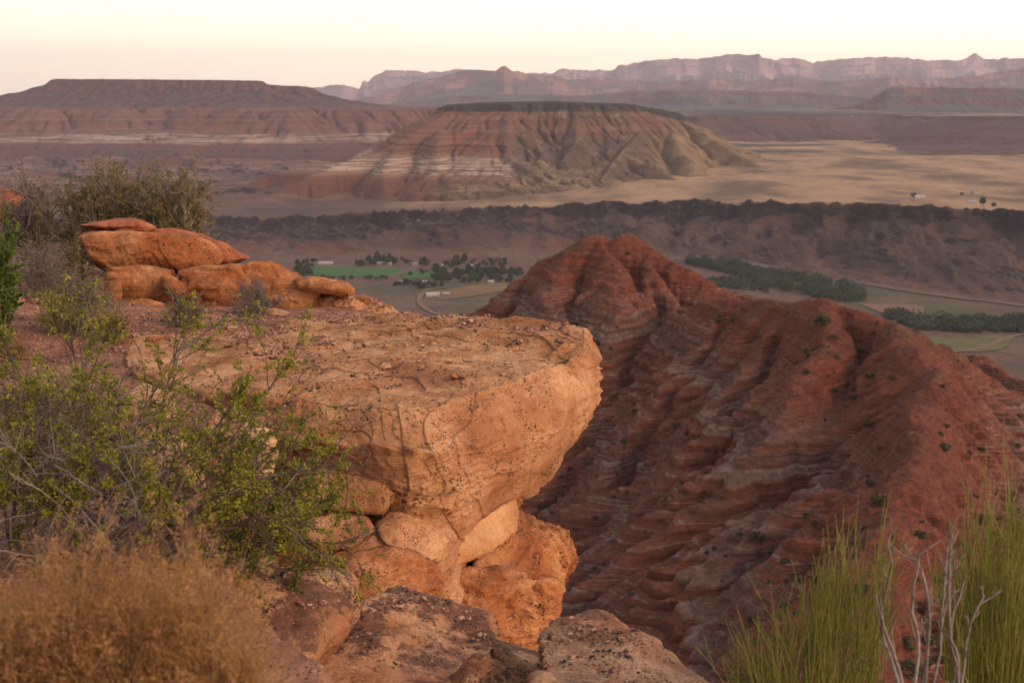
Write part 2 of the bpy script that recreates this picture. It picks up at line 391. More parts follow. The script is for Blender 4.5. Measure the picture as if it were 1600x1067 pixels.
def eroded(f, x0, x1, y0, y1, cell, **kw):
    nx = int((x1 - x0) / cell) + 1; ny = int((y1 - y0) / cell) + 1
    X, Y = np.meshgrid(x0 + np.arange(nx) * cell, y0 + np.arange(ny) * cell)
    raw = f(X, Y); H = erode(raw, cell, **kw)
    def s(x, y):
        q = bicubic(H, (x - x0) / cell, (y - y0) / cell)
        return q
    s.H = H; s.raw = raw
    return s
# ---- the red badland ridge below the ledge
def ridge_raw():
    rg = random.Random(11)
    PP = lambda L: [P(*k) for k in L]
    main = [PP([(640, 520, 720), (690, 500, 680), (760, 482, 650), (830, 440, 625), (888, 392, 608), (925, 366, 603), (968, 372, 600), (988, 362, 596), (1022, 388, 588), (1050, 408, 580), (1090, 430, 572), (1150, 455, 560), (1192, 468, 550), (1300, 500, 560), (1420, 560, 600)]),
            PP([(1040, 480, 545), (1090, 478, 510), (1140, 468, 480), (1200, 470, 455), (1262, 470, 436), (1292, 460, 428), (1322, 474, 420), (1370, 492, 405), (1412, 520, 385), (1440, 558, 355), (1452, 610, 318), (1440, 665, 285), (1412, 715, 258), (1398, 742, 247), (1380, 800, 226), (1350, 870, 203), (1320, 960, 180), (1290, 1080, 158)])]
    spur = [[(888, 392, 608), (880, 430, 575), (868, 480, 545), (850, 540, 515)],
            [(948, 372, 600), (960, 425, 565), (955, 480, 530), (930, 560, 490), (900, 620, 470)],
            [(1005, 385, 590), (1015, 425, 570), (1040, 480, 545), (1010, 545, 505), (960, 610, 470), (905, 690, 440)],
            [(1140, 468, 480), (1075, 560, 445), (1005, 660, 415), (930, 750, 390), (870, 810, 375)],
            [(1225, 470, 447), (1175, 560, 410), (1120, 655, 375), (1020, 760, 345), (950, 850, 325), (905, 890, 318)],
            [(1292, 460, 428), (1290, 540, 385), (1262, 620, 350), (1190, 700, 325), (1110, 780, 305), (1010, 850, 292), (950, 900, 287)],
            [(1425, 690, 272), (1345, 735, 262), (1240, 790, 256), (1130, 860, 250), (1040, 930, 245), (960, 975, 243)],
            [(1380, 800, 226), (1290, 850, 222), (1200, 930, 214), (1120, 1010, 208)],
            [(1412, 520, 385), (1470, 545, 400), (1530, 575, 420), (1600, 620, 440)],
            [(1448, 590, 330), (1500, 640, 345), (1570, 700, 350), (1650, 780, 350)],
            [(1430, 690, 272), (1500, 760, 280), (1580, 850, 280)],
            [(1390, 780, 232), (1450, 860, 235), (1530, 960, 232)],
            [(1500, 548, 560), (1545, 562, 520), (1600, 600, 480), (1700, 680, 430), (1800, 760, 400)]]
    spurs = [PP(s) for s in spur]
    minor = []
    for L in main + spurs:
        for a, b in zip(L[:-1], L[1:]):
            ln = math.dist(a[:2], b[:2]); n = max(1, int(ln / 20))
            for k in range(n):
                t = (k + rg.random()) / n; p = [a[i] + (b[i] - a[i]) * t for i in range(3)]
                th = math.atan2(b[1] - a[1], b[0] - a[0]) + rg.choice((-1, 1)) * R(rg.uniform(50, 95))
                l = rg.uniform(22, 60); dz = -l * rg.uniform(.42, .6)
                q = (p[0] + math.cos(th) * l * .5, p[1] + math.sin(th) * l * .5, p[2] + dz * .45 - 1)
                th += R(rg.uniform(-30, 30))
                minor.append([(p[0], p[1], p[2] - 1.5), q, (q[0] + math.cos(th) * l * .5, q[1] + math.sin(th) * l * .5, p[2] + dz - 3)])
    def f(x, y):
        wx = x + 5 * fbm2(x, y, 42, 3, seed=91); wy = y + 5 * fbm2(x, y, 42, 3, seed=95)
        fl = 1 + .12 * fbm2(x, y, 60, 2, seed=97)
        pm = lambda d: np.interp(d, [0, 3, 12, 40, 90, 160, 400], [0, .9, 8, 33, 70, 106, 200])
        ps = lambda d: np.interp(d, [0, 3, 10, 40, 90, 160, 400], [0, 1.1, 6.5, 32, 68, 104, 210])
        h = spine(wx, wy, main[0], pm, None, fl); h = spine(wx, wy, main[1], pm, h, fl)
        for s in spurs: h = spine(wx, wy, s, ps, h, fl)
        pk = lambda d: np.interp(d, [0, 2, 8, 30, 80, 400], [0, .8, 6, 25, 68, 380])
        for s in minor: h = spine(wx, wy, s, pk, h, fl)
        h = np.maximum(h, np.interp(y, [100, 240, 330, 600, 800], [-150, -128, -130, -160, -240]) + 2 * fbm2(x, y, 40, 2, seed=96))
        return h + 1.4 * fbm2(x, y, 16, 3, seed=98)
    return f
def terrace(z, per, k, ph=0.0):
    t = z / per + ph; f = t - np.floor(t)
    s = np.clip((f - .5) / (1 - k) + .5, 0, 1); s = s * s * (3 - 2 * s)
    return (np.floor(t) + s - ph) * per
def build_ridge():
    s = eroded(ridge_raw(), -110, 520, 120, 780, 1.25, n=16000, batches=15, steps=60, cap=5.5, er=.42, seed=5, creep=.10)
    x, y = polar(-11, 27.5, 1150, 145, 760, 620)
    z = s(x, y)
    ang = x / y * FP + 800
    lay = fbm2(x, y, 120, 2, seed=71) * 1.6
    z2 = terrace(z + lay, 2.6, .68) - lay; z3 = terrace(z + lay, 6.3, .75, .3) - lay
    hard = np.clip(.75 + 1.0 * fbm2(x, y, 50, 3, seed=73), 0, 1) * np.clip((-66 - z) / 14, .12, 1) * np.clip(1.25 - x / 160, .25, 1)
    z = z * (1 - hard) + hard * (.62 * z2 + .38 * z3)
    z = z + .5 * fbm2(x, y, 7.0, 5, .62, seed=77) + .3 * ridged2(x, y, 4.0, 3, seed=78)
    g = ground_h(x, y) * 0 + np.interp(y, [0, 120, 300, 700, 1150], [-170, -200, -235, -300, -352])
    return s, sheet("ridge", x, y, z, m_ridge(), z > g - 2)
# ================================================================ ROCKS
def vnormals(V, F):
    if F.shape[1] == 4:
        n = np.cross(V[F[:, 2]] - V[F[:, 0]], V[F[:, 3]] - V[F[:, 1]])
    else: n = np.cross(V[F[:, 1]] - V[F[:, 0]], V[F[:, 2]] - V[F[:, 0]])
    N = np.zeros((len(V), 3))
    for c in range(3):
        for k in range(F.shape[1]): N[:, c] += np.bincount(F[:, k], n[:, c], len(V))
    return N / (np.linalg.norm(N, axis=1)[:, None] + 1e-12)
def weather(V, F, amp=.03, lam=.35, strata=.02, per=.07, pits=.006, seed=0, cracks=(), dip=(0, 0), facet=.0):
    """break a smooth rock surface up: lumps, bedding ledges, grain, pits and cracks"""
    V = np.asarray(V, float); N = vnormals(V, F); x, y, z = V.T
    side = np.clip(1.15 - np.abs(N[:, 2]) * 1.3, 0, 1)
    d = amp * fbm3(x, y, z * 1.4, lam, 4, .5, seed) * 1.3
    if facet:
        # angular breaks: worley-like plates from crossed ridges
        a = fbm3(x, y, z, lam * 1.6, 2, .5, seed + 31)
        b = fbm3(y, z, x, lam * .9, 2, .5, seed + 37)
        d -= amp * .55 * fbm3(x, y, z * 1.4, lam, 4, .5, seed)
        d += facet * (1 - .85 * np.clip(N[:, 2] * 1.3 - .2, 0, 1)) * (np.round(a * 2.6) / 2.6 - a * .3 + .5 * (np.round(b * 3) / 3 - b * .3))
    zz = z + dip[0] * x + dip[1] * y + .07 * fbm3(x, y, z * .5, .7, 3, .5, seed + 3)
    zero = np.zeros_like(zz)
    b1 = perlin3(zz / per, zero + seed + .37, x * .5); b2 = perlin3(zz / (per * .31), zero + seed * 1.7 + .61, x * .8 + y * .6)
    msk = np.clip(.5 + 2.2 * fbm3(x, y, z * 2, .55, 2, .5, seed + 9), .05, 1.25)
    ledge = np.tanh(b1 * 4) * .45 + .2 * np.tanh(b2 * 3) - .9 * np.exp(-(b1 / .05) ** 2) * (b1 > -.2) * .5
    d += strata * side * ledge * msk
    d += amp * .26 * (np.abs(fbm3(x, y, z * 1.3, lam * .22, 2, .5, seed + 13)) - .25) * (1 - .75 * np.clip(N[:, 2], 0, 1))
    d += amp * .07 * fbm3(x, y, z, .05, 2, .5, seed + 15)
    if pits:
        p = perlin3(x / .028, y / .028, z / .024); pm = np.clip(fbm3(x, y, z, .3, 2, .5, seed + 21) * 2.4 + .25, 0, 1)
        d -= pits * np.clip((p - .33) * 6, 0, 1.6) * pm
    for c in cracks:
        pts, wd, dp = c
        best = np.full(len(V), 9.)
        wob = .02 * fbm3(x, y, z, .12, 2, .5, seed + 41)
        for a, b in zip(pts[:-1], pts[1:]):
            a = np.array(a); b = np.array(b); e = b - a; t = np.clip(((V - a) @ e) / (e @ e), 0, 1)
            best = np.minimum(best, np.linalg.norm(V - a - t[:, None] * e, axis=1))
        d -= dp * np.exp(-((best + wob) / wd) ** 2)
    return V + N * d[:, None]
def crom(P_, n, closed):
    """Catmull-Rom through the rows of P_ (k,3) to n points"""
    k = len(P_); T = np.linspace(0, k if closed else k - 1, n, endpoint=not closed)
    i = np.minimum(np.floor(T).astype(int), k - 1 if closed else k - 2); f = (T - i)[:, None, None] if P_.ndim == 3 else (T - i)[:, None]
    g = (lambda q: P_[q % k]) if closed else (lambda q: P_[np.clip(q, 0, k - 1)])
    a, b, c, d = g(i - 1), g(i), g(i + 1), g(i + 2)
    return .5 * (2 * b + (c - a) * f + (2 * a - 5 * b + 4 * c - d) * f ** 2 + (3 * b - a - 3 * c + d) * f ** 3)
def resample_ring(R_, n):
    q = crom(R_, 2000, True); L = np.concatenate([[0], np.cumsum(np.linalg.norm(np.roll(q, -1, 0) - q, axis=1))])
    u = np.linspace(0, L[-1], n, endpoint=False); qq = np.vstack([q, q[:1]])
    return np.stack([np.interp(u, L, qq[:, c]) for c in range(3)], 1)
def loft(rings, nu, nv, ncap, dome=.03, center=None):
    """closed rock: horizontal outlines stacked from top to bottom, capped above and below"""
    rings = np.array(rings, float)                    # (levels, points, 3)
    S = crom(np.transpose(rings, (1, 0, 2)), nu, True)            # around
    S = np.transpose(S, (1, 0, 2)); G = crom(S, nv, False)        # (nv, nu, 3)
    c0 = np.array(center) if center is not None else G[0].mean(0)
    caps = []
    for k in range(ncap):
        t = (k + 1) / (ncap + 1); q = c0 + (G[0] - c0) * t; q = q.copy()
        zin = G[0][:, 2] * t + c0[2] * (1 - t); q[:, 2] = zin + dome * (1 - t ** 3)
        caps.append(q)
    c1 = G[-1].mean(0); bot = [c1 + (G[-1] - c1) * t for t in (.66, .33, .02)]
    A = np.stack(caps + list(G) + bot)                # rows from the centre outwards and down
    nr = A.shape[0]; V = A.reshape(-1, 3); F = grid_faces(nr, nu, wrap=True)
    return V, F[:, ::-1]
_ico = {}
def ico(s):
    if s not in _ico:
        bm = bmesh.new(); bmesh.ops.create_icosphere(bm, subdivisions=s, radius=1)
        V = np.array([v.co[:] for v in bm.verts]); F = np.array([[v.index for v in f.verts] for f in bm.faces]); bm.free()
        _ico[s] = (V, F)
    return _ico[s]
def hull_rock(pts, s=6, p=12, squash=None):
    """rounded polyhedron round a cloud of corner points"""
    bm = bmesh.new()
    for q in pts: bm.verts.new(q)
    bmesh.ops.convex_hull(bm, input=bm.verts[:]); bm.normal_update()
    c = np.mean([v.co[:] for v in bm.verts if v.link_faces], axis=0)
    pl = {}
    for f in bm.faces:
        n = np.array(f.normal[:]); 
        if f.calc_area() < 1e-7: continue
        d = n @ (np.array(f.verts[0].co[:]) - c)
        if d < 0: n, d = -n, -d
        pl[tuple(np.round(n, 2))] = (n, max(d, 1e-3))
    bm.free()
    D, F = ico(s); acc = 0
    ext = np.ptp(np.array(pts), axis=0).max() / 2
    for n, d in pl.values(): acc = acc + np.maximum(0, D @ n / (d / ext)) ** p
    r = acc ** (-1 / p) * ext
    return c + D * r[:, None], F
def outline_rock(L, depth, lean=0, s=6, p=12, shrink=.85, drop=0, extra=()):
    """corner points seen in the photograph, each with its distance, given a body behind them"""
    pts = [P(*q) for q in L]; c = np.mean(pts, axis=0)
    bk = []
    for q in pts:
        q = np.array(q); b = c + (q - c) * shrink; k_ = 1 + depth / q[1]; bk.append((b[0] * k_ + lean, q[1] + depth, b[2] * k_ + drop))
    fr = c + np.array([0, -depth * .12, 0])
    return hull_rock(pts + bk + [tuple(fr)] + list(extra), s, p)
def join(parts):
    Vs = []; Fs = []; o = 0
    for V, F in parts: Vs.append(V); Fs.append(F + o); o += len(V)
    return np.vstack(Vs), np.vstack(Fs)
def put_rock(name, V, F, mat, label, cat="rock", group=None, **kw):
    V = weather(V, F, **kw)
    c = np.array([V[:, 0].mean(), V[:, 1].mean(), V[:, 2].min()])
    o = mesh_from(name, V - c, F, mat); o.location = c
    return thing(o, label, cat, group)
# ---------------------------------------------------------------- materials of the land
def strata(nt, zscale, stops, warp=6, jitter=.9, seed=0.0, wl=.01):
    """bands of colour that follow the height"""
    px = nt.xyz()
    wv = nt.math('MULTIPLY', nt.math('SUBTRACT', nt.noise(wl, detail=3), .5), warp)
    z = nt.math('ADD', px[2], wv)
    cmb = nt.n("ShaderNodeCombineXYZ"); nt.put(cmb.inputs[0], nt.math('MULTIPLY', px[0], zscale * .004)); nt.put(cmb.inputs[1], seed); nt.put(cmb.inputs[2], nt.math('MULTIPLY', z, zscale))
    b = nt.noise(1.0, cmb.outputs[0], detail=3, rough=.7)
    return nt.ramp(nt.step(b, .3, .7), stops), z
def slope(nt):
    return nt.xyz(nt.g.outputs["True Normal"])[2]
def dots(nt, scale, lo, hi, dens=.5, dscale=None):
    v = nt.voro(scale, nt.map((1, 1, .35)))
    d = nt.step(v, hi, lo)
    return nt.math('MULTIPLY', d, nt.step(nt.noise(dscale or scale * .06, detail=3), dens, dens + .12))
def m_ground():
    nt = NT("ground_soil", 1.0); p = nt.xyz(); nz = slope(nt)
    n1 = nt.noise(.004, nt.map((1, .45, 1)), detail=6, rough=.62); n2 = nt.noise(.03, nt.map((1, .5, 1)), detail=5, rough=.65)
    grass = nt.ramp(nt.step(n1, .35, .65), [(0, (.13, .078, .048)), (.45, (.27, .157, .086)), (1, (.38, .225, .12))])
    grass = nt.mix(nt.step(n2, .55, .75, 0, .55), grass, (.085, .052, .038))
    red = nt.ramp(nt.step(n2, .3, .7), [(0, (.085, .044, .035)), (.5, (.115, .062, .046)), (1, (.15, .072, .05))])
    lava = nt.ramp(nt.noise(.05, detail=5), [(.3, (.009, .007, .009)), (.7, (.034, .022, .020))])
    # height decides: bench top grassy, its front brown
    zrel = nt.math('ADD', p[2], nt.math('MULTIPLY', nt.math('SUBTRACT', n2, .5), 24))
    steep = nt.step(nz, .97, .88)
    col = nt.mix(nt.step(nt.math('ADD', p[2], nt.math('MULTIPLY', nt.math('SUBTRACT', n1, .5), 22)), -398, -372), nt.mix(nt.step(nt.noise(.006, detail=4), .42, .6), red, (.13, .082, .06)), nt.mix(nt.step(n1, .35, .62), (.046, .028, .023), (.085, .05, .036)))
    angx = nt.math('ADD', nt.math('DIVIDE', p[0], p[1]), nt.math('MULTIPLY', nt.math('SUBTRACT', n1, .5), .12))
    grass = nt.mix(nt.step(angx, -.03, -.10, 0, .92), grass, nt.ramp(nt.noise(.0035, nt.map((1, 1, 6)), detail=6, rough=.62), [(.36, (.05, .038, .03)), (.5, (.085, .05, .038)), (.6, (.13, .055, .042)), (.7, (.16, .11, .085))]))
    zrim = nt.math('MINIMUM', nt.math('MULTIPLY_ADD', p[0], .065, -305), -258)
    up = nt.math('MULTIPLY', nt.step(nt.math('ADD', nz, nt.step(angx, -.06, -.10, 0, .1)), .93, .98), nt.step(nt.math('SUBTRACT', nt.math('ADD', p[2], nt.math('MULTIPLY', nt.math('SUBTRACT', n2, .5), 20)), zrim), -15, -5))
    col = nt.mix(up, col, grass)
    hil = nt.math('MULTIPLY', nt.math('MULTIPLY', nt.step(angx, -.07, -.12), nt.step(p[1], 4700, 5300)), nt.step(nt.math('ADD', p[2], nt.math('MULTIPLY', nt.math('SUBTRACT', n2, .5), 14)), -338, -322))
    hb = nt.noise(1.0, nt.map((.002, .002, .16)), detail=3)
    col = nt.mix(nt.math('MULTIPLY', hil, .9), col, nt.ramp(hb, [(.35, (.10, .038, .030)), (.5, (.16, .06, .045)), (.6, (.24, .16, .125)), (.68, (.12, .045, .036))]))
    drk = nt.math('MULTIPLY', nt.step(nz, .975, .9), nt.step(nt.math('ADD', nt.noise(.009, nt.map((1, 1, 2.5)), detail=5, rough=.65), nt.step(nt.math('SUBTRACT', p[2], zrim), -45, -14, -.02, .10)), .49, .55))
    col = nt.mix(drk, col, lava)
    band = nt.math('MULTIPLY', nt.step(p[2], -402, -392), nt.step(p[2], -366, -378))
    col = nt.mix(nt.math('MULTIPLY', band, nt.step(nt.noise(.004, detail=2), .47, .6, 0, .8)), col, (.125, .05, .036))
    # sage and juniper speckle, grey-green flats by the river and far dark woods
    col = nt.mix(nt.math('MULTIPLY', dots(nt, .055, .12, .34, .44, .006), .85), col, (.05, .055, .038))
    col = nt.mix(nt.math('MULTIPLY', nt.step(nt.noise(.0016, nt.map((.6, 1, 1)), detail=4), .56, .63), nt.step(p[1], 5200, 6300)), col, (.06, .045, .038))
    far = nt.step(p[1], 9300, 10500)
    col = nt.mix(far, col, nt.mix(nt.step(nt.noise(.0012, nt.map((.35, 1, 1)), detail=3), .52, .6), (.028, .03, .026), (.25, .17, .10)))
    near = nt.step(p[1], 1700, 900)
    col = nt.mix(near, col, (.12, .05, .036))
    flat = nt.math('MULTIPLY', nt.math('MULTIPLY', nt.step(p[1], 1900, 2300), nt.step(p[1], 3300, 2950)), nt.step(p[2], -394, -398))
    col = nt.mix(nt.math('MULTIPLY', flat, nt.step(nt.noise(.0045, nt.map((1, 1, 1)), detail=4), .42, .56, 0, .85)), col, (.07, .07, .036))
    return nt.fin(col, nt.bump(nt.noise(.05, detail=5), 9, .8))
def m_centre():
    nt = NT("banded_mesa_rock", 1.0); p = nt.xyz(); nz = slope(nt)
    st, z = strata(nt, .085, [(0, (.085, .035, .026)), (.3, (.175, .065, .044)), (.5, (.12, .052, .04)), (.62, (.21, .12, .085)), (.75, (.16, .058, .04)), (1, (.10, .045, .034))], warp=7, seed=1.3)
    low = nt.step(p[2], -262, -285)
    white = nt.math('MULTIPLY', nt.step(z, -262, -250), nt.step(z, -196, -212))
    wst = nt.ramp(nt.step(nt.noise(.28, nt.map((.02, .02, 1)), detail=2), .35, .65), [(0, (.12, .058, .044)), (.5, (.29, .20, .15)), (1, (.44, .33, .26))])
    col = nt.mix(low, nt.mix(nt.math('MULTIPLY', white, .8), st, wst), (.115, .045, .034))
    bare = col
    tal = nt.ramp(nt.noise(.02, nt.map((1, 1, 1.2)), detail=6, rough=.65), [(.35, (.06, .038, .028)), (.6, (.10, .064, .043)), (.75, (.16, .10, .06))])
    # right-hand side: brown talus, grassy spurs
    ang = nt.math('DIVIDE', p[0], p[1])
    e = nt.math('ADD', nt.math('MULTIPLY', nt.math('SUBTRACT', nt.noise(.006, detail=4), .5), .05), ang)
    right = nt.step(e, -.006, .003)
    gr = nt.ramp(nt.noise(.012, nt.map((1, 1, 2)), detail=5, rough=.6), [(.4, (.13, .083, .05)), (.62, (.24, .15, .082))])
    hi = nt.math('MULTIPLY', nt.step(nz, .78, .93), nt.step(nt.noise(.005, detail=4), .42, .55))
    side = nt.mix(hi, tal, gr)
    side = nt.mix(nt.step(e, .085, .12), side, gr)
    side = nt.mix(nt.math('MULTIPLY', nt.step(z, -150, -125), nt.step(nt.noise(.004, detail=2), .46, .56, 0, .7)), side, bare)
    toe = nt.math('MULTIPLY', nt.step(z, -255, -290), nt.step(ang, -.075, -.035))
    col = nt.mix(right, nt.mix(toe, col, side), side)
    capz = nt.math('ADD', nt.math('MULTIPLY', nt.step(ang, .085, .125), -48), -56)
    lava = nt.ramp(nt.noise(.05, detail=5), [(.35, (.022, .018, .015)), (.7, (.06, .048, .034))])
    iscap = nt.step(nt.math('SUBTRACT', nt.math('ADD', p[2], nt.math('MULTIPLY', nt.math('SUBTRACT', nt.noise(.012, detail=4), .5), 26)), capz), -3, 4)
    col = nt.mix(iscap, col, lava)
    col = nt.mix(nt.math('MULTIPLY', dots(nt, .06, .1, .26, .45, .004), .7), col, (.05, .05, .035))
    return nt.fin(col, nt.bump(nt.noise(.06, detail=5), 8, .8))
def m_left():
    nt = NT("layered_mesa_rock", 1.0); p = nt.xyz(); nz = slope(nt)
    st, z = strata(nt, .05, [(0, (.08, .033, .028)), (.35, (.155, .062, .048)), (.5, (.09, .040, .034)), (.64, (.19, .11, .085)), (.74, (.12, .048, .038)), (1, (.17, .075, .056))], warp=16, seed=4.1, wl=.003)
    white = nt.math('MULTIPLY', nt.step(z, -250, -238), nt.step(z, -200, -212))
    wst = nt.ramp(nt.step(nt.noise(.13, nt.map((.02, .02, 1)), detail=2), .35, .65), [(0, (.11, .058, .046)), (.5, (.25, .175, .14)), (1, (.38, .29, .235))])
    col = nt.mix(nt.math('MULTIPLY', white, .8), st, wst)
    low = nt.step(z, -256, -272)
    col = nt.mix(low, col, nt.mix(nt.step(nt.noise(.004, detail=4), .45, .6), (.10, .038, .033), (.075, .048, .038)))
    veg = nt.ramp(nt.noise(.02, nt.map((1, .6, 1.5)), detail=6, rough=.7), [(.36, (.026, .023, .021)), (.5, (.062, .036, .030)), (.62, (.14, .062, .045)), (.7, (.05, .035, .03))])
    up = nt.step(nt.math('ADD', p[2], nt.math('MULTIPLY', nt.math('SUBTRACT', nt.noise(.004, detail=3), .5), 14)), -72, -62)
    col = nt.mix(up, col, veg)
    rimr = nt.math('MULTIPLY', nt.step(nz, .9, .7), nt.step(p[2], 20, 45))
    col = nt.mix(rimr, col, (.10, .045, .036))
    col = nt.mix(nt.math('MULTIPLY', dots(nt, .03, .1, .3, .42, .002), .5), col, (.05, .05, .04))
    return nt.fin(col, nt.bump(nt.noise(.03, detail=5), 14, .8))
def m_plateau():
    nt = NT("plateau_rock", 1.0); p = nt.xyz(); nz = slope(nt)
    st, z = strata(nt, .06, [(0, (.07, .035, .032)), (.4, (.105, .052, .042)), (.6, (.085, .042, .036)), (.75, (.13, .08, .062)), (1, (.095, .045, .038))], warp=14, seed=2.1, wl=.003)
    tal = nt.ramp(nt.noise(.012, detail=6, rough=.65), [(.4, (.055, .034, .029)), (.65, (.10, .056, .043))])
    col = nt.mix(nt.step(nt.noise(.003, detail=3), .42, .6), st, tal)
    top = nt.step(nz, .985, .996)
    col = nt.mix(nt.math('MULTIPLY', top, nt.step(p[2], -150, -140)), col, nt.mix(nt.step(nt.noise(.0016, nt.map((.5, 1, 1)), detail=4), .5, .6), (.03, .03, .024), (.26, .17, .10)))
    col = nt.mix(nt.math('MULTIPLY', dots(nt, .03, .1, .3, .42, .002), .6), col, (.05, .05, .04))
    return nt.fin(col, nt.bump(nt.noise(.03, detail=5), 12, .8))
def m_range(name, a, b, c, sc_=1.0, white=0, seed=0.):
    nt = NT(name, 1.0); p = nt.xyz(); nz = slope(nt)
    n = nt.noise(.0011 * sc_, nt.map((1, .3, 1.6), loc=(seed * 900, 0, 0)), detail=6, rough=.6)
    col = nt.ramp(nt.step(n, .36, .66), [(0, b), (.5, a), (1, c)])
    bands = nt.noise(.02 * sc_, nt.map((.03, .03, 1), loc=(0, 0, seed * 300)), detail=3)
    col = nt.mix(nt.step(bands, .5, .62, 0, .3), col, b)
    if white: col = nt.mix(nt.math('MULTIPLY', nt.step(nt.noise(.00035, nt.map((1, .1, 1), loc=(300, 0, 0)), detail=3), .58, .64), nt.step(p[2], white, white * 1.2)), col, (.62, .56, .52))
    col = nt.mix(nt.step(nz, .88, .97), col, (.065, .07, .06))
    return nt.fin(col, nt.bump(nt.noise(.008 * sc_, nt.map((1, .2, .5)), detail=5), 60, .8))

def build_far():
    mg = m_ground()
    # one ground sheet to the horizon: fine inside the view, coarse around it
    a = np.radians(np.concatenate([np.linspace(-80, -28, 40)[:-1], np.linspace(-28, 28, 900), np.linspace(28, 80, 40)[1:]]))
    r = np.concatenate([np.geomspace(90, 1800, 90)[:-1], np.geomspace(1800, 2600, 110)[:-1], np.geomspace(2600, 4800, 520)[:-1], np.geomspace(4800, 10000, 180)[:-1], np.geomspace(10000, 60000, 60)])
    A, Rr = np.meshgrid(a, r); x = np.sin(A) * Rr; y = np.cos(A) * Rr
    z = ground_h(x, y); sheet("ground", x, y, z, mg)
    def part(name, f, a0, a1, na, r0, r1, nr, mat, off=4):
        x, y = polar(a0, a1, na, r0, r1, nr)
        z = f(x, y); g = ground_h(x, y)
        return sheet(name, x, y, z, mat, z > g - off)
    cs = eroded(centre_mesa, -1150, 1250, 4250, 6300, 6.0, n=7000, batches=10, steps=50, cap=3.2, er=.3, seed=2)
    def cm_(x, y): return cs(x, y) + 2.2 * fbm2(x, y, 26, 4, .6, seed=39)
    part("mesa", cm_, -12.5, 12.5, 760, 4260, 6280, 420, m_centre())
    ls = eroded(left_mesa, -5200, 100, 6700, 10200, 13.0, n=8000, batches=8, steps=50, cap=3.2, er=.3, seed=3)
    part("mesa", lambda x, y: ls(x, y) + 2 * fbm2(x, y, 40, 3, seed=38), -27, -1, 760, 6800, 10150, 420, m_left())
    part("plateau", far_plateau, 2, 30, 600, 6100, 13000, 240, m_plateau())
    def far(name, f, a0, a1, na, r0, r1, nr, mat):
        x, y = polar(a0, a1, na, r0, r1, nr, False); return sheet(name, x, y, f(x, y), mat)
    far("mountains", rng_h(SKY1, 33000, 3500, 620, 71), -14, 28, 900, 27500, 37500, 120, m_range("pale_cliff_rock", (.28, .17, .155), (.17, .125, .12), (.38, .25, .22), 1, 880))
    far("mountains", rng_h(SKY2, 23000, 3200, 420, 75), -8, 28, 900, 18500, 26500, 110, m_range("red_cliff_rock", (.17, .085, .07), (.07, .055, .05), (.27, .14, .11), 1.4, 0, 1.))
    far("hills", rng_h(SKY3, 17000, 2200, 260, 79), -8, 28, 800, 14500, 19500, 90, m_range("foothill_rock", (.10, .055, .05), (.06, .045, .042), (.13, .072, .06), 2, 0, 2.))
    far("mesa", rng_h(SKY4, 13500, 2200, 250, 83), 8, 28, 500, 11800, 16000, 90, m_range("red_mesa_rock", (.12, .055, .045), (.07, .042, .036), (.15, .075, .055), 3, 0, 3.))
    haze = bpy.data.meshes.new("haze"); bm = bmesh.new(); bmesh.ops.create_cube(bm, size=1); bm.to_mesh(haze); bm.free()
    hz = bpy.data.objects.new("haze", haze); COL.objects.link(hz)
    hz.scale = (124000, 64000, 2200); hz.location = (0, 30500, 2200 / 2 - 430)
    m = bpy.data.materials.new("haze_air"); m.use_nodes = True; m.node_tree.nodes.clear()
    o = m.node_tree.nodes.new("ShaderNodeOutputMaterial"); v = m.node_tree.nodes.new("ShaderNodeVolumePrincipled")
    v.inputs["Color"].default_value = (.95, .90, 1.0, 1); v.inputs["Density"].default_value = HAZE; v.inputs["Anisotropy"].default_value = 0.0
    m.node_tree.links.new(v.outputs[0], o.inputs["Volume"]); haze.materials.append(m); hz["kind"] = "stuff"
HAZE = 1.75e-5
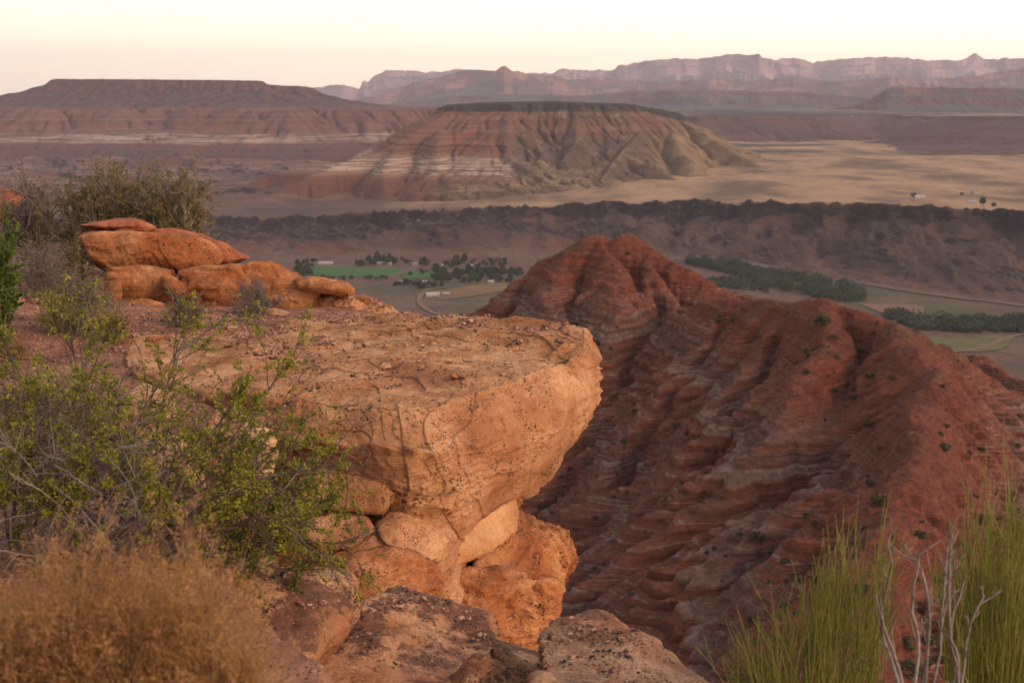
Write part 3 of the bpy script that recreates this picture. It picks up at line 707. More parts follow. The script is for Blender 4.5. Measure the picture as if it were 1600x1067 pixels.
def m_ridge():
    nt = NT("red_badland_clay", 1.0); p = nt.xyz(); nz = slope(nt)
    wv = nt.math('MULTIPLY', nt.math('SUBTRACT', nt.noise(.012, detail=3), .5), 7)
    z = nt.math('ADD', p[2], wv)
    def zn(sc_, seed, det=2):
        c = nt.n("ShaderNodeCombineXYZ"); nt.put(c.inputs[0], nt.math('MULTIPLY', p[0], sc_ * .01)); nt.put(c.inputs[1], seed); nt.put(c.inputs[2], nt.math('MULTIPLY', z, sc_)); return nt.noise(1.0, c.outputs[0], detail=det, rough=.65)
    b = nt.step(zn(.30, 3.3, 4), .3, .7)
    col = nt.ramp(b, [(0, (.12, .034, .021)), (.3, (.24, .068, .038)), (.44, (.29, .092, .054)), (.5, (.16, .048, .031)), (.58, (.36, .20, .15)), (.64, (.23, .07, .042)), (.8, (.29, .09, .052)), (1, (.15, .044, .028))])
    pale = nt.math('MULTIPLY', nt.step(zn(.16, 9.1), .5, .62), nt.step(z, -70, -80))
    col = nt.mix(nt.math('MULTIPLY', pale, .8), col, nt.mix(nt.step(zn(.9, 5.5), .42, .6), (.14, .062, .046), (.36, .235, .185)))
    fine = nt.step(zn(1.6, 1.2, 3), .35, .65, .8, 1.15)
    col = nt.mix(1.0, col, fine, 'MULTIPLY')
    # loose red soil mantles the gentler crests, brown scree in patches
    soil = nt.mix(nt.step(nt.noise(.03, detail=4), .4, .62), (.25, .07, .036), (.18, .055, .034))
    m = nt.math('ADD', nt.math('ADD', nt.step(p[2], -92, -64), nt.math('MULTIPLY', nt.math('SUBTRACT', nt.noise(.018, detail=4), .5), 2.4)), nt.math('MULTIPLY', nt.step(p[0], 30, 120), .6))
    m = nt.math('MULTIPLY', nt.step(m, .6, 1.15), nt.step(nz, .45, .72))
    col = nt.mix(nt.math('MULTIPLY', m, .72), col, soil)
    tan = nt.math('MULTIPLY', nt.step(nz, .86, .97), nt.step(nt.noise(.05, detail=4), .46, .62))
    col = nt.mix(nt.math('MULTIPLY', tan, .55), col, (.25, .10, .056))
    col = nt.mix(nt.step(nt.noise(.5, detail=6, rough=.75), .35, .7, .55, 0), col, (.055, .019, .013))
    dry = nt.math('MULTIPLY', nt.step(nt.noise(.022, nt.map((1, 1, .6), rot=(0, 0, .7)), detail=5, rough=.65), .56, .66), nt.step(nz, .5, .7))
    col = nt.mix(nt.math('MULTIPLY', dry, .5), col, (.10, .062, .035))
    h = nt.math('ADD', nt.noise(.5, nt.map((1, 1, 2)), detail=6, rough=.65), nt.math('MULTIPLY', zn(1.6, 1.2, 3), .6))
    return nt.fin(col, nt.bump(h, 2.4, 1.0))
def m_stone(name, light=(.56, .32, .17), mid=(.46, .235, .11), deep=(.33, .14, .06), varnish=.3, red=.2, seed=0., bedded=1., pale=.3, fine=1., vcov=.5, pitted=1., fleck=.2):
    nt = NT(name, .92); p = nt.xyz(); nz = slope(nt)
    q = nt.map((1, 1, 1), loc=(seed * 3.1, seed * 1.7, seed * 2.3))
    n = nt.noise(2.6, q, detail=8, rough=.62)
    col = nt.ramp(nt.step(n, .3, .72), [(0, deep), (.42, mid), (.72, light), (1, tuple(min(1, c * 1.12 + .03) for c in light))])
    bed = nt.noise(1.0, nt.map((1.2, 1.2, 26), loc=(seed, 0, seed), rot=(.03, .05, 0)), detail=5, rough=.7)
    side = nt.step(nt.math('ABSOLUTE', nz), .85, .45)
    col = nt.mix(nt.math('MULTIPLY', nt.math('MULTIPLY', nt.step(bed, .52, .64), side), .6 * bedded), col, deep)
    col = nt.mix(nt.math('MULTIPLY', nt.step(nt.noise(1.3, nt.map((1, 1, 2), loc=(9 + seed, 3, 1)), detail=5), .5, .66), red), col, (.40, .12, .045))
    col = nt.mix(nt.math('MULTIPLY', nt.step(nt.noise(2.1, nt.map((1, 1, 1.5), loc=(3, 8 + seed, 4)), detail=6, rough=.65), .52, .66), pale), col, (.66, .46, .30))
    vn = nt.noise(3.4, nt.map((1, 1, 1), loc=(5, 2 + seed, 7)), detail=8, rough=.7)
    top = nt.step(nz, .35, .8)
    col = nt.mix(nt.math('MULTIPLY', nt.math('MULTIPLY', nt.step(vn, vcov, vcov + .08), nt.math('MULTIPLY_ADD', top, .9, .1)), varnish), col, (.07, .034, .024))
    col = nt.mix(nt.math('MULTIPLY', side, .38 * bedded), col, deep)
    # grains, little holes, grey-green lichen flecks
    gr = nt.noise(95, detail=3, rough=.7)
    col = nt.mix(nt.step(gr, .38, .62, .42, 0), col, deep)
    col = nt.mix(nt.step(nt.noise(85, nt.map((1, 1, 1), loc=(7, 7, 7)), detail=2), .63, .7, 0, fleck), col, (.74, .60, .46))
    v1 = nt.voro(34, nt.map((1, 1, 1.25))); pm = nt.step(nt.noise(3.1, nt.map((1, 1, 1), loc=(1, 6, seed)), detail=3), .42, .56)
    rad = nt.math('MULTIPLY', nt.noise(11, detail=1), .62)
    pit = nt.math('MULTIPLY', nt.step(nt.math('SUBTRACT', v1, rad), .0, -.10), pm)
    pit = nt.math('MULTIPLY', pit, nt.step(nt.noise(8, detail=1), .5, .56))
    v3 = nt.voro(78, nt.map((1, 1, 1.2))); pit2 = nt.math('MULTIPLY', nt.step(nt.math('SUBTRACT', v3, nt.math('MULTIPLY', nt.noise(17, detail=1), .58)), .0, -.1), nt.step(nt.noise(5, detail=3), .46, .58))
    pit = nt.math('MULTIPLY', nt.math('MAXIMUM', pit, pit2), pitted)
    col = nt.mix(nt.math('MULTIPLY', pit, .8), col, (.055, .03, .02))
    lich = nt.math('MULTIPLY', nt.step(nt.noise(22, detail=5, rough=.75), .66, .71), nt.step(nt.noise(1.7, detail=2), .5, .6))
    col = nt.mix(nt.math('MULTIPLY', lich, .45), col, (.30, .27, .17))
    h = nt.math('ADD', nt.math('MULTIPLY', nt.noise(14, detail=8, rough=.68), .9), nt.math('MULTIPLY', nt.math('MULTIPLY', bed, side), .7 * bedded))
    h = nt.math('ADD', h, nt.math('MULTIPLY', gr, .16 * fine)); h = nt.math('SUBTRACT', h, nt.math('MULTIPLY', pit, .5))
    return nt.fin(col, nt.bump(h, .028, 1.0))
def m_dirt():
    nt = NT("red_gravelly_soil", .97); nz = slope(nt)
    n = nt.noise(2.0, detail=7, rough=.65)
    col = nt.ramp(nt.step(n, .3, .7), [(0, (.15, .062, .036)), (.5, (.27, .115, .065)), (1, (.40, .20, .115))])
    v = nt.voro(75, out=1); d = nt.voro(75)
    vx = nt.xyz(v)[0]
    st = nt.math('MULTIPLY', nt.step(d, .45, .3), nt.step(vx, .45, .5))
    peb = nt.ramp(vx, [(.45, (.12, .06, .045)), (.62, (.42, .24, .15)), (.78, (.24, .11, .07)), (.9, (.055, .042, .04)), (1, (.55, .38, .27))], 'CONSTANT')
    col = nt.mix(nt.math('MULTIPLY', st, .9), col, peb)
    v2 = nt.voro(26, out=1); d2 = nt.voro(26); vx2 = nt.xyz(v2)[1]
    st2 = nt.math('MULTIPLY', nt.step(d2, .42, .3), nt.step(vx2, .7, .74))
    col = nt.mix(nt.math('MULTIPLY', st2, .9), col, (.40, .21, .13))
    h = nt.math('ADD', nt.math('MULTIPLY', st, nt.math('SUBTRACT', .5, d)), nt.math('ADD', nt.math('MULTIPLY', st2, nt.math('SUBTRACT', .8, d2)), nt.math('MULTIPLY', nt.noise(30, detail=6, rough=.7), .8)))
    return nt.fin(col, nt.bump(h, .022, 1.0))
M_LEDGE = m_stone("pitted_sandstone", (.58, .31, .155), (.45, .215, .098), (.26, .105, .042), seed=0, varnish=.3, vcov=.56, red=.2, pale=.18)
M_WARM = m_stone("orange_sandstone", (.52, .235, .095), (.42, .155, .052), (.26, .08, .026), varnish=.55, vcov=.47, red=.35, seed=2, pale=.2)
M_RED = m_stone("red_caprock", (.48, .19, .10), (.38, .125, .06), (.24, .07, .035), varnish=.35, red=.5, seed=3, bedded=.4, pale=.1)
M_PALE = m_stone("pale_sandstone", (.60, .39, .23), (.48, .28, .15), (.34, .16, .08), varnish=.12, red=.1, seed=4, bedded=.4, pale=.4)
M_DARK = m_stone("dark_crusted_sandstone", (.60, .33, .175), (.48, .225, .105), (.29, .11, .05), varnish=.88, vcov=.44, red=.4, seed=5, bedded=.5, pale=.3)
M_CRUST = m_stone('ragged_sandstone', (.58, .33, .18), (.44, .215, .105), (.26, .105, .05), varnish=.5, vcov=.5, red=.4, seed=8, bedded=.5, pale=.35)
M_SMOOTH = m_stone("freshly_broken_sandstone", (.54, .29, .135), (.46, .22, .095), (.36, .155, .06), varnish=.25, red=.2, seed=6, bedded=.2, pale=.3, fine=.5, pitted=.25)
build_far()
RIDGE, ridge_obj = build_ridge()
# ---------------------------------------------------------------- the ground we stand on
EDGE = ([-60, -5, 0, 2.5, 3.4, 4.0, 4.6, 5.5, 6.5, 9, 11, 12.2, 13, 16, 20, 26, 60], [14, 6, 3.6, 2.2, 1.55, .95, .3, -.15, -.75, -.95, -1.15, -1.3, -2.2, -2.8, -4, -6, -30])
def near_h(x, y):
    ex = np.interp(y, *EDGE) + .12 * fbm2(x, y, 1.3, 3, seed=101)
    out = x - ex
    back = y - (19.5 + .25 * x + .6 * fbm2(x, y, 2.5, 2, seed=103))
    o = np.maximum(out, back)
    base = np.interp(y, [-60, -2, 3, 5, 6.2, 7, 10, 11, 12, 13, 16, 22], [-1.3, -1.45, -1.5, -1.56, -1.62, -1.60, -1.60, -1.69, -1.80, -1.92, -1.98, -2.4])
    # hollow in front of the ledge where the boulders lie, soil rising to the left
    base = base - .62 * np.clip((x + np.interp(y, [2, 3.6, 4.2, 5.2, 6, 7], [.5, .5, .85, 1.2, 1.45, 1.5])) / .4, 0, 1) * np.clip((y - 2.2) / .5, 0, 1) * np.clip((7.6 - y) / .5, 0, 1)
    base = base + .16 * np.clip((-x - 2.2) / 2.5, 0, 1) * np.clip((y - 5) / 3, 0, 1) * np.clip((16 - y) / 3, 0, 1)
    base = base - .55 * np.clip((x - .2) / .9, 0, 1) * np.clip((y - .8) / 1.5, 0, 1)
    h = base + .035 * fbm2(x, y, .8, 3, seed=105) + .012 * fbm2(x, y, .12, 3, seed=107)
    h = h - np.interp(o, [0, .15, .6, 2.5, 9, 60], [0, .1, .9, 5, 17, 60]) * (o > 0)
    return h
def build_near():
    md = m_dirt()
    def g(name, x0, x1, y0, y1, st, hole=None):
        nx = int((x1 - x0) / st) + 1; ny = int((y1 - y0) / st) + 1
        X, Y = np.meshgrid(np.linspace(x0, x1, nx), np.linspace(y0, y1, ny))
        return X, Y, near_h(X, Y)
    # one sheet with uneven spacing
    xs = np.concatenate([np.linspace(-60, -9, 60)[:-1], np.linspace(-9, -4.5, 120)[:-1], np.linspace(-4.5, 2.5, 460)[:-1], np.linspace(2.5, 16, 120)])
    ys = np.concatenate([np.linspace(-60, -2, 60)[:-1], np.linspace(-2, 3, 80)[:-1], np.linspace(3, 12.5, 520)[:-1], np.linspace(12.5, 22, 170)[:-1], np.linspace(22, 60, 50)])
    X, Y = np.meshgrid(xs, ys)
    o = sheet("cliff_top_ground", X, Y, near_h(X, Y), md)
    return o
build_near()

def ledge_rings():
    A = [(480, 496, 10.2), (630, 498, 9.8), (720, 502, 9.5), (800, 507, 9.3), (868, 509, 9.1), (908, 519, 8.8), (920, 537, 8.45), (916, 556, 8.2), (880, 577, 7.85), (820, 602, 7.45), (750, 628, 7.08), (690, 646, 6.85), (620, 652, 6.75), (540, 646, 6.85), (460, 636, 7.0), (380, 622, 7.15), (290, 600, 7.5), (205, 560, 8.2), (215, 515, 9.6), (350, 500, 10.3)]
    Bv = {5: (922, 545, 8.95), 6: (931, 572, 8.55), 7: (928, 600, 8.2), 8: (895, 632, 7.75), 9: (828, 662, 7.3), 10: (755, 684, 6.92), 11: (690, 698, 6.68), 12: (620, 702, 6.58), 13: (540, 694, 6.68), 14: (460, 686, 6.85), 15: (385, 668, 7.1)}
    Cv = {5: (900, 640, 8.9), 6: (915, 652, 8.5), 7: (905, 680, 8.2), 8: (868, 707, 7.75), 9: (812, 732, 7.3), 10: (745, 755, 6.92), 11: (690, 768, 6.66), 12: (620, 762, 6.56), 13: (540, 752, 6.7), 14: (460, 745, 6.88), 15: (385, 730, 7.15)}
    Dv = {5: (800, 755, 8.9), 6: (809, 764, 8.5), 7: (804, 776, 8.15), 8: (796, 787, 7.8), 9: (778, 802, 7.45), 10: (745, 822, 7.1), 11: (700, 834, 6.84), 12: (630, 815, 6.74), 13: (545, 800, 6.8), 14: (460, 795, 6.95), 15: (385, 780, 7.2)}
    a = np.array([P(*k) for k in A]); a[16:20, 2] -= .06; a[0, 2] -= .03; L = [a]
    for lv, dz, sh in ((Bv, -.2, 1.0), (Cv, -.45, .98), (Dv, -.75, .93)):
        c = a.mean(0); r = a.copy(); r[:, :2] = c[:2] + (r[:, :2] - c[:2]) * sh; r[:, 2] += dz
        for k, q in lv.items(): r[k] = P(*q)
        L.append(r)
    e = L[-1].copy(); c = e.mean(0); e[:, :2] = c[:2] + (e[:, :2] - c[:2]) * .84; e[:, 2] -= .35; e[5:9, 0] -= .25
    for k, q in {10: (735, 850, 7.15), 11: (692, 868, 6.72), 12: (640, 868, 6.42), 13: (550, 866, 6.36), 14: (460, 858, 6.5), 15: (385, 850, 6.8)}.items(): e[k] = P(*q)
    L.append(e)
    g = e.copy(); g[:, 2] -= .5; g[10:16, 1] -= .12; L.append(g)
    top = L[0].copy(); c = top.mean(0); top[:, :2] = c[:2] + (top[:, :2] - c[:2]) * .965; top[:, 2] += .035; L.insert(0, top)
    return L
def build_ledge():
    V, F = loft(ledge_rings(), 1250, 330, 230, dome=.02)
    C = lambda L: [P(*q) for q in L]
    cracks = [(C([(420, 690, 6.85), (470, 686, 6.8), (560, 696, 6.62), (650, 704, 6.58), (690, 712, 6.6)]), .022, .06),
              (C([(676, 680, 6.62), (673, 700, 6.6), (670, 712, 6.6)]), .012, .05),
              (C([(842, 541, 8.1), (870, 546, 8.15), (893, 545, 8.3)]), .02, .045),
              (C([(700, 838, 6.8), (640, 812, 6.72), (600, 800, 6.72), (545, 796, 6.76), (470, 790, 6.9)]), .03, .07),
              (C([(560, 735, 6.66), (640, 742, 6.55), (700, 738, 6.62), (760, 725, 6.85)]), .012, .014),
              (C([(700, 760, 6.7), (760, 742, 6.95), (810, 722, 7.3), (860, 690, 7.75)]), .014, .03),
              (C([(480, 765, 6.85), (560, 770, 6.72), (640, 782, 6.62), (700, 790, 6.72)]), .014, .022),
              (C([(700, 690, 6.7), (770, 705, 6.95), (830, 690, 7.3), (890, 655, 7.8)]), .012, .018)]
    V = weather(V, F, amp=.05, lam=.5, strata=.036, per=.085, pits=.008, seed=1, facet=.03, cracks=cracks, dip=(.03, .0))
    c = np.array([V[:, 0].mean(), V[:, 1].mean(), V[:, 2].min()])
    o = mesh_from("rock_ledge", V - c, F, M_LEDGE); o.location = c
    return thing(o, "big flat-topped sandstone ledge jutting out over the drop, pitted and thinly bedded", "rock ledge")
LEDGE = build_ledge()

# hanging block at the nose of the ledge
V, F = outline_rock([(822, 700, 7.7), (882, 694, 7.75), (874, 722, 7.9), (852, 748, 8.0), (838, 768, 8.0), (822, 778, 7.85), (806, 774, 7.75), (808, 744, 7.65)], .75, p=16, shrink=.9)
put_rock("boulder", V, F, M_LEDGE, "wedge of sandstone hanging under the nose of the big ledge behind a crack", "boulder", amp=.035, lam=.3, strata=.02, pits=.008, seed=4)
# pale smooth face under the ledge
V, F = outline_rock([(690, 842, 6.95), (720, 826, 6.95), (805, 778, 7.5), (814, 800, 7.5), (808, 838, 7.3), (762, 862, 7.05), (700, 892, 6.85), (688, 872, 6.85)], .8, p=30, shrink=1.0)
put_rock("boulder", V, F, M_SMOOTH, "smooth pale orange broken face tucked under the big ledge", "boulder", amp=.03, lam=.3, strata=.01, pits=0, seed=6, facet=.02)
# the pillar below
V1 = outline_rock([(806, 792, 7.7), (838, 808, 7.6), (868, 836, 7.5), (893, 860, 7.5), (899, 880, 7.5), (884, 902, 7.4), (858, 925, 7.2), (800, 925, 6.95), (745, 905, 6.9), (728, 872, 7.0), (770, 840, 7.2)], .9, p=20, s=7)
V2 = outline_rock([(745, 880, 7.05), (800, 880, 6.95), (868, 900, 7.15), (876, 930, 7.2), (870, 985, 7.2), (850, 1060, 7.2), (780, 1120, 7.0), (700, 1100, 6.9), (720, 960, 6.8), (700, 900, 6.9)], 1.0, p=20, s=7)
V, F = join([V1, V2])
put_rock("rock_pillar", V, F, M_WARM, "rugged orange rock pillar standing in the gap below the big ledge", "rock pillar", amp=.08, lam=.26, strata=.03, per=.1, pits=.008, seed=8, facet=.065,
         cracks=[([P(775, 850, 7.0), P(800, 900, 6.9), P(815, 960, 6.85)], .03, .06), ([P(845, 850, 7.3), P(830, 900, 7.1), P(850, 960, 7.1)], .025, .05), ([P(760, 860, 7), P(830, 830, 7.3)], .03, .04)])
# lower course of rounded blocks in front of the ledge
for L, d, m, lab, sd_ in [
    ([(478, 808, 6.5), (520, 793, 6.6), (572, 800, 6.55), (586, 830, 6.4), (560, 860, 6.3), (500, 872, 6.3), (472, 845, 6.4)], .6, M_LEDGE, "rounded block under the left end of the ledge face, beside the green bush", 12),
    ([(578, 812, 6.6), (610, 795, 6.65), (655, 806, 6.7), (690, 842, 6.7), (688, 880, 6.5), (640, 872, 6.3), (590, 850, 6.35)], .6, M_LEDGE, "humped block under the middle of the ledge face, left of the pale broken face", 13),
    ([(540, 862, 6.3), (600, 845, 6.25), (660, 858, 6.3), (694, 890, 6.4), (690, 935, 6.4), (640, 950, 6.1), (560, 950, 5.9), (520, 900, 6.0)], .7, M_WARM, "smooth orange bench of rock curving under the humped block", 14),
    ([(455, 735, 6.9), (520, 725, 6.75), (600, 735, 6.62), (618, 770, 6.56), (600, 800, 6.5), (520, 800, 6.5), (450, 790, 6.6)], .6, M_LEDGE, "flat bedded block jutting from the ledge face just right of the green bush", 15)]:
    V, F = outline_rock(L, d, p=14, s=6); put_rock("boulder", V, F, m, lab, "boulder", amp=.04, lam=.28, strata=.03, pits=.010, seed=sd_, facet=.03)
# foreground rocks at the bottom of the view
V, F = outline_rock([(330, 888, 4.9), (430, 882, 4.9), (516, 880, 4.85), (566, 900, 4.9), (568, 950, 4.75), (540, 1000, 4.5), (500, 1040, 4.3), (430, 1090, 4.0), (330, 1150, 3.8), (250, 1150, 3.8), (250, 960, 4.4), (420, 930, 4.55)], .7, p=22, s=7)
put_rock("boulder", V, F, M_DARK, "blocky foreground rock with a flat dark top and pale pitted side, behind the blond brush", "boulder", amp=.045, lam=.3, strata=.02, per=.09, pits=.012, seed=21, facet=.035)
V, F = outline_rock([(562, 932, 5.2), (618, 912, 5.35), (700, 930, 5.3), (772, 952, 5.2), (782, 990, 5.0), (770, 1045, 4.7), (700, 1090, 4.35), (560, 1120, 4.1), (440, 1120, 4.05), (420, 1060, 4.3), (520, 985, 4.75)], .5, p=22, s=7, drop=-.1)
put_rock("boulder", V, F, M_DARK, "low dark-crusted rock in the middle foreground, strewn with grit", "boulder", amp=.06, lam=.3, strata=.016, per=.07, pits=.010, seed=23, facet=.045)
V, F = outline_rock([(868, 962, 4.75), (925, 955, 4.7), (960, 968, 4.6), (1030, 1004, 4.35), (1128, 1066, 4.1), (1180, 1130, 3.9), (1000, 1180, 3.7), (830, 1160, 3.8), (822, 1060, 4.1), (845, 990, 4.5)], .35, p=26, s=7, lean=.1, drop=-.25)
put_rock("boulder", V, F, M_CRUST, "slanting foreground boulder with a ragged crest at the bottom centre, right of the gap", "boulder", amp=.05, lam=.3, strata=.015, pits=.010, seed=27, facet=.045)
for (px, py, Y, r, sd_, lab) in [(742, 1050, 4.8, .10, 41, "grey-brown stone wedged left of the slanting foreground boulder"), (798, 1028, 4.9, .11, 42, "dark stone in the gap before the slanting boulder, uppermost of the wedged ones"), (812, 1062, 4.6, .09, 43, "orange splinter of stone in the gap at the very bottom edge"), (770, 1075, 4.5, .12, 44, "reddish stone in the bottom gap below the dark-crusted rock")]:
    c = np.array(P(px, py, Y)); rg = np.random.default_rng(sd_)
    V, F = hull_rock([tuple(c + rg.normal(size=3) * (r, r * .8, r * .5)) for _ in range(12)], 5, 16)
    put_rock("stone", V, F, M_DARK if sd_ != 43 else M_WARM, lab, "stone", amp=.015, lam=.1, strata=.003, pits=0, seed=sd_, facet=.01)
# pale boulders behind the green bush
for L, Y0, lab, sd_ in [([(185, 625), (222, 598), (262, 612), (276, 640), (262, 672), (200, 690), (170, 660)], 6.1, "pale cream boulder glimpsed through the top of the green bush", 31),
                   ([(320, 655), (350, 640), (385, 650), (412, 668), (430, 690), (420, 715), (380, 740), (320, 735), (300, 700)], 6.3, "pale boulder behind the right part of the green bush", 32),
                   ([(210, 690), (240, 672), (300, 690), (330, 720), (320, 760), (230, 765), (195, 730)], 5.8, "pale boulder hidden low in the middle of the green bush", 33),
                   ([(375, 690), (420, 672), (436, 705), (425, 745), (390, 760), (360, 735)], 6.2, "pale chunk of rock between the green bush and the ledge", 34)]:
    V, F = outline_rock([(a, b, Y0) for a, b in L], .45, p=26, s=6); put_rock("boulder", V, F, M_PALE, lab, "boulder", amp=.025, lam=.2, strata=.006, pits=.008, seed=sd_, facet=.025)

# ---------------------------------------------------------------- outcrop at the back left
def rk(L, Y0, depth, mat, name, lab, cat, seed, p=24, s=6, **kw):
    a = dict(amp=.026, lam=.3, strata=.045, per=.085, pits=.006, facet=.045); a.update(kw)
    V, F = outline_rock([(q[0], q[1], q[2] if len(q) > 2 else Y0) for q in L], depth, p=p, s=s)
    return put_rock(name, V, F, mat, lab, cat, None, seed=seed, **a)
rk([(116, 368), (150, 358), (215, 358), (300, 366), (336, 378), (352, 396), (350, 414), (330, 424), (280, 422), (215, 414), (160, 424), (140, 410), (132, 390)], 12.6, 1.2, M_WARM, "boulder", "big rounded orange boulder capping the outcrop at the back left", "boulder", 51, p=14, s=7, amp=.035,
   cracks=[([P(180, 392, 12.4), P(192, 398, 12.35), P(200, 410, 12.4), P(250, 420, 12.4)], .05, .09), ([P(170, 420, 12.5), P(185, 404, 12.4)], .05, .1), ([P(240, 380, 12.4), P(290, 384, 12.4)], .03, .03)])
rk([(118, 352), (140, 350), (162, 344), (212, 341), (232, 348), (246, 356), (228, 363), (150, 362)], 13.0, .7, M_RED, "rock_slab", "thin red slab lying on top of the big orange boulder", "rock slab", 52, p=18, amp=.03, facet=.02)
rk([(226, 360), (262, 354), (310, 364), (352, 381), (391, 404), (352, 418), (338, 412), (300, 380)], 13.1, .9, M_RED, "rock_slab", "pointed red slab slanting down behind the big orange boulder", "rock slab", 53, p=18, amp=.03, facet=.02)
rk([(170, 418), (228, 414), (268, 420), (276, 448), (268, 476), (205, 482), (176, 465)], 12.3, .9, M_WARM, "boulder", "rounded block under the left half of the big orange boulder", "boulder", 54)
rk([(256, 432), (268, 430), (290, 444), (292, 458), (278, 462), (262, 450)], 12.1, .25, M_WARM, "stone", "small orange wedge leaning between the blocks of the outcrop", "stone", 55, p=18, s=5, amp=.015)
rk([(274, 424), (305, 414), (370, 414), (392, 440), (380, 480), (330, 492), (285, 478)], 12.3, .9, M_WARM, "boulder", "bedded block under the right half of the big orange boulder", "boulder", 56, strata=.05)
rk([(345, 425), (388, 409), (432, 411), (474, 432), (500, 450), (480, 485), (410, 500), (350, 494), (335, 455)], 12.4, 1.3, M_WARM, "boulder", "broad humped orange rock behind the grey ball-shaped bush", "boulder", 57, p=16, s=7, amp=.05, facet=.05)
rk([(462, 438), (498, 432), (540, 441), (549, 452), (544, 460), (505, 458), (468, 450)], 12.3, .8, M_WARM, "rock_slab", "thin overhanging orange slab at the right end of the outcrop", "rock slab", 58, p=22, amp=.02, strata=.01)
rk([(440, 458), (500, 462), (560, 464), (600, 474), (626, 492), (632, 512), (560, 520), (450, 510), (430, 480)], 12.5, 1.0, M_DARK, "boulder", "crumbly dark brown rock below the thin slab, at the far end of the ledge", "boulder", 59, p=14, s=7, amp=.08, facet=.03, lam=.25)
rk([(540, 462), (575, 462), (600, 474), (608, 482), (560, 480)], 12.7, .5, M_WARM, "boulder", "small light knob on top of the crumbly dark rock", "boulder", 64, s=5, amp=.03)
rk([(192, 474), (222, 466), (256, 474), (250, 496), (200, 498)], 11.8, .4, M_WARM, "stone", "low knobbly stone at the foot of the outcrop's left block", "stone", 60, s=5, amp=.03)
rk([(405, 487), (428, 480), (456, 488), (450, 498), (410, 500)], 11.2, .35, M_PALE, "stone", "flat pale stone at the foot of the humped rock, right of the grey bush", "stone", 61, s=5, amp=.02)
rk([(168, 440), (186, 436), (196, 460), (190, 492), (165, 492), (158, 465)], 11.7, .5, M_WARM, "boulder", "upright brown block at the left foot of the outcrop behind the twiggy grey bush", "boulder", 62, s=5, amp=.04)
rk([(-30, 300), (8, 295), (34, 303), (44, 330), (20, 345), (-30, 345)], 17, 1.0, M_RED, "boulder", "orange-red boulder peeping over the juniper at the left edge", "boulder", 63, s=5, amp=.05)
# ================================================================ PLANTS
def tubes(paths, r0, r1, sides=3):
    """paths (n,k,3) -> tapered tubes"""
    paths = np.asarray(paths, float); n, k, _ = paths.shape
    T = np.gradient(paths, axis=1); T /= np.linalg.norm(T, axis=2)[..., None] + 1e-9
    ref = np.where(np.abs(T[..., 2:3]) > .9, np.array([1., 0, 0]), np.array([0, 0, 1.]))
    A = np.cross(T, ref); A /= np.linalg.norm(A, axis=2)[..., None] + 1e-9; B = np.cross(T, A)
    t = np.linspace(0, 1, k)[None, :]; r0 = np.broadcast_to(np.asarray(r0, float), (n,))[:, None]; r1 = np.broadcast_to(np.asarray(r1, float), (n,))[:, None]
    rr = (r0 + (r1 - r0) * t)[..., None, None]
    an = np.arange(sides) * 2 * np.pi / sides
    V = paths[:, :, None, :] + rr * (np.cos(an)[None, None, :, None] * A[:, :, None, :] + np.sin(an)[None, None, :, None] * B[:, :, None, :])
    f = grid_faces(k, sides, wrap=True)
    F = (f[None] + (np.arange(n) * k * sides)[:, None, None]).reshape(-1, 4)
    return V.reshape(-1, 3), F
def leaves(C, D, L, W, rg, fold=.25):
    """one folded quad per leaf: centres C, directions D, length L, width W"""
    C = np.asarray(C, float); n = len(C); D = D / (np.linalg.norm(D, axis=1)[:, None] + 1e-9)
    S = np.cross(D, rg.normal(size=(n, 3))); S /= np.linalg.norm(S, axis=1)[:, None] + 1e-9; N = np.cross(D, S)
    L = np.broadcast_to(L, (n,))[:, None]; W = np.broadcast_to(W, (n,))[:, None]
    a = C; b = C + D * L * .55 + S * W * .5 + N * W * fold; c = C + D * L; d = C + D * L * .55 - S * W * .5 + N * W * fold
    V = np.stack([a, b, c, d], 1).reshape(-1, 3); F = np.arange(n * 4).reshape(-1, 4)
    return V, F
def grow(base, dirs, lens, k, rg, wander=.12, up=0.0, sag=0.0):
    """random-walk twigs"""
    base = np.asarray(base, float); d = dirs / (np.linalg.norm(dirs, axis=1)[:, None] + 1e-9); n = len(base)
    P_ = [base]; st = np.asarray(lens)[:, None] / (k - 1)
    for i in range(k - 1):
        d = d + rg.normal(size=(n, 3)) * wander + np.array([0, 0, up - sag * (i / k)]); d /= np.linalg.norm(d, axis=1)[:, None]
        P_.append(P_[-1] + d * st)
    return np.stack(P_, 1)
def children(paths, m, rg, tmin=.3, spread=.7, ratio=.5, k=6, wander=.14, up=.03, lens=None):
    n, kk, _ = paths.shape; idx = np.repeat(np.arange(n), m); t = rg.uniform(tmin, 1, n * m) * (kk - 1.001)
    i = t.astype(int); f = (t - i)[:, None]; q = paths[idx, i] * (1 - f) + paths[idx, i + 1] * f
    tan = paths[idx, i + 1] - paths[idx, i]; tan /= np.linalg.norm(tan, axis=1)[:, None] + 1e-9
    d = tan + rg.normal(size=tan.shape) * spread
    pl = np.linalg.norm(paths[:, -1] - paths[:, 0], axis=1)[idx]
    ln = pl * ratio * rg.uniform(.5, 1.25, n * m) if lens is None else rg.uniform(*lens, n * m)
    return grow(q, d, ln, k, rg, wander, up)
def along(paths, m, rg, tmin=.2):
    n, kk, _ = paths.shape; idx = np.repeat(np.arange(n), m); t = rg.uniform(tmin, 1, n * m) * (kk - 1.001)
    i = t.astype(int); f = (t - i)[:, None]; return paths[idx, i] * (1 - f) + paths[idx, i + 1] * f, paths[idx, i + 1] - paths[idx, i]
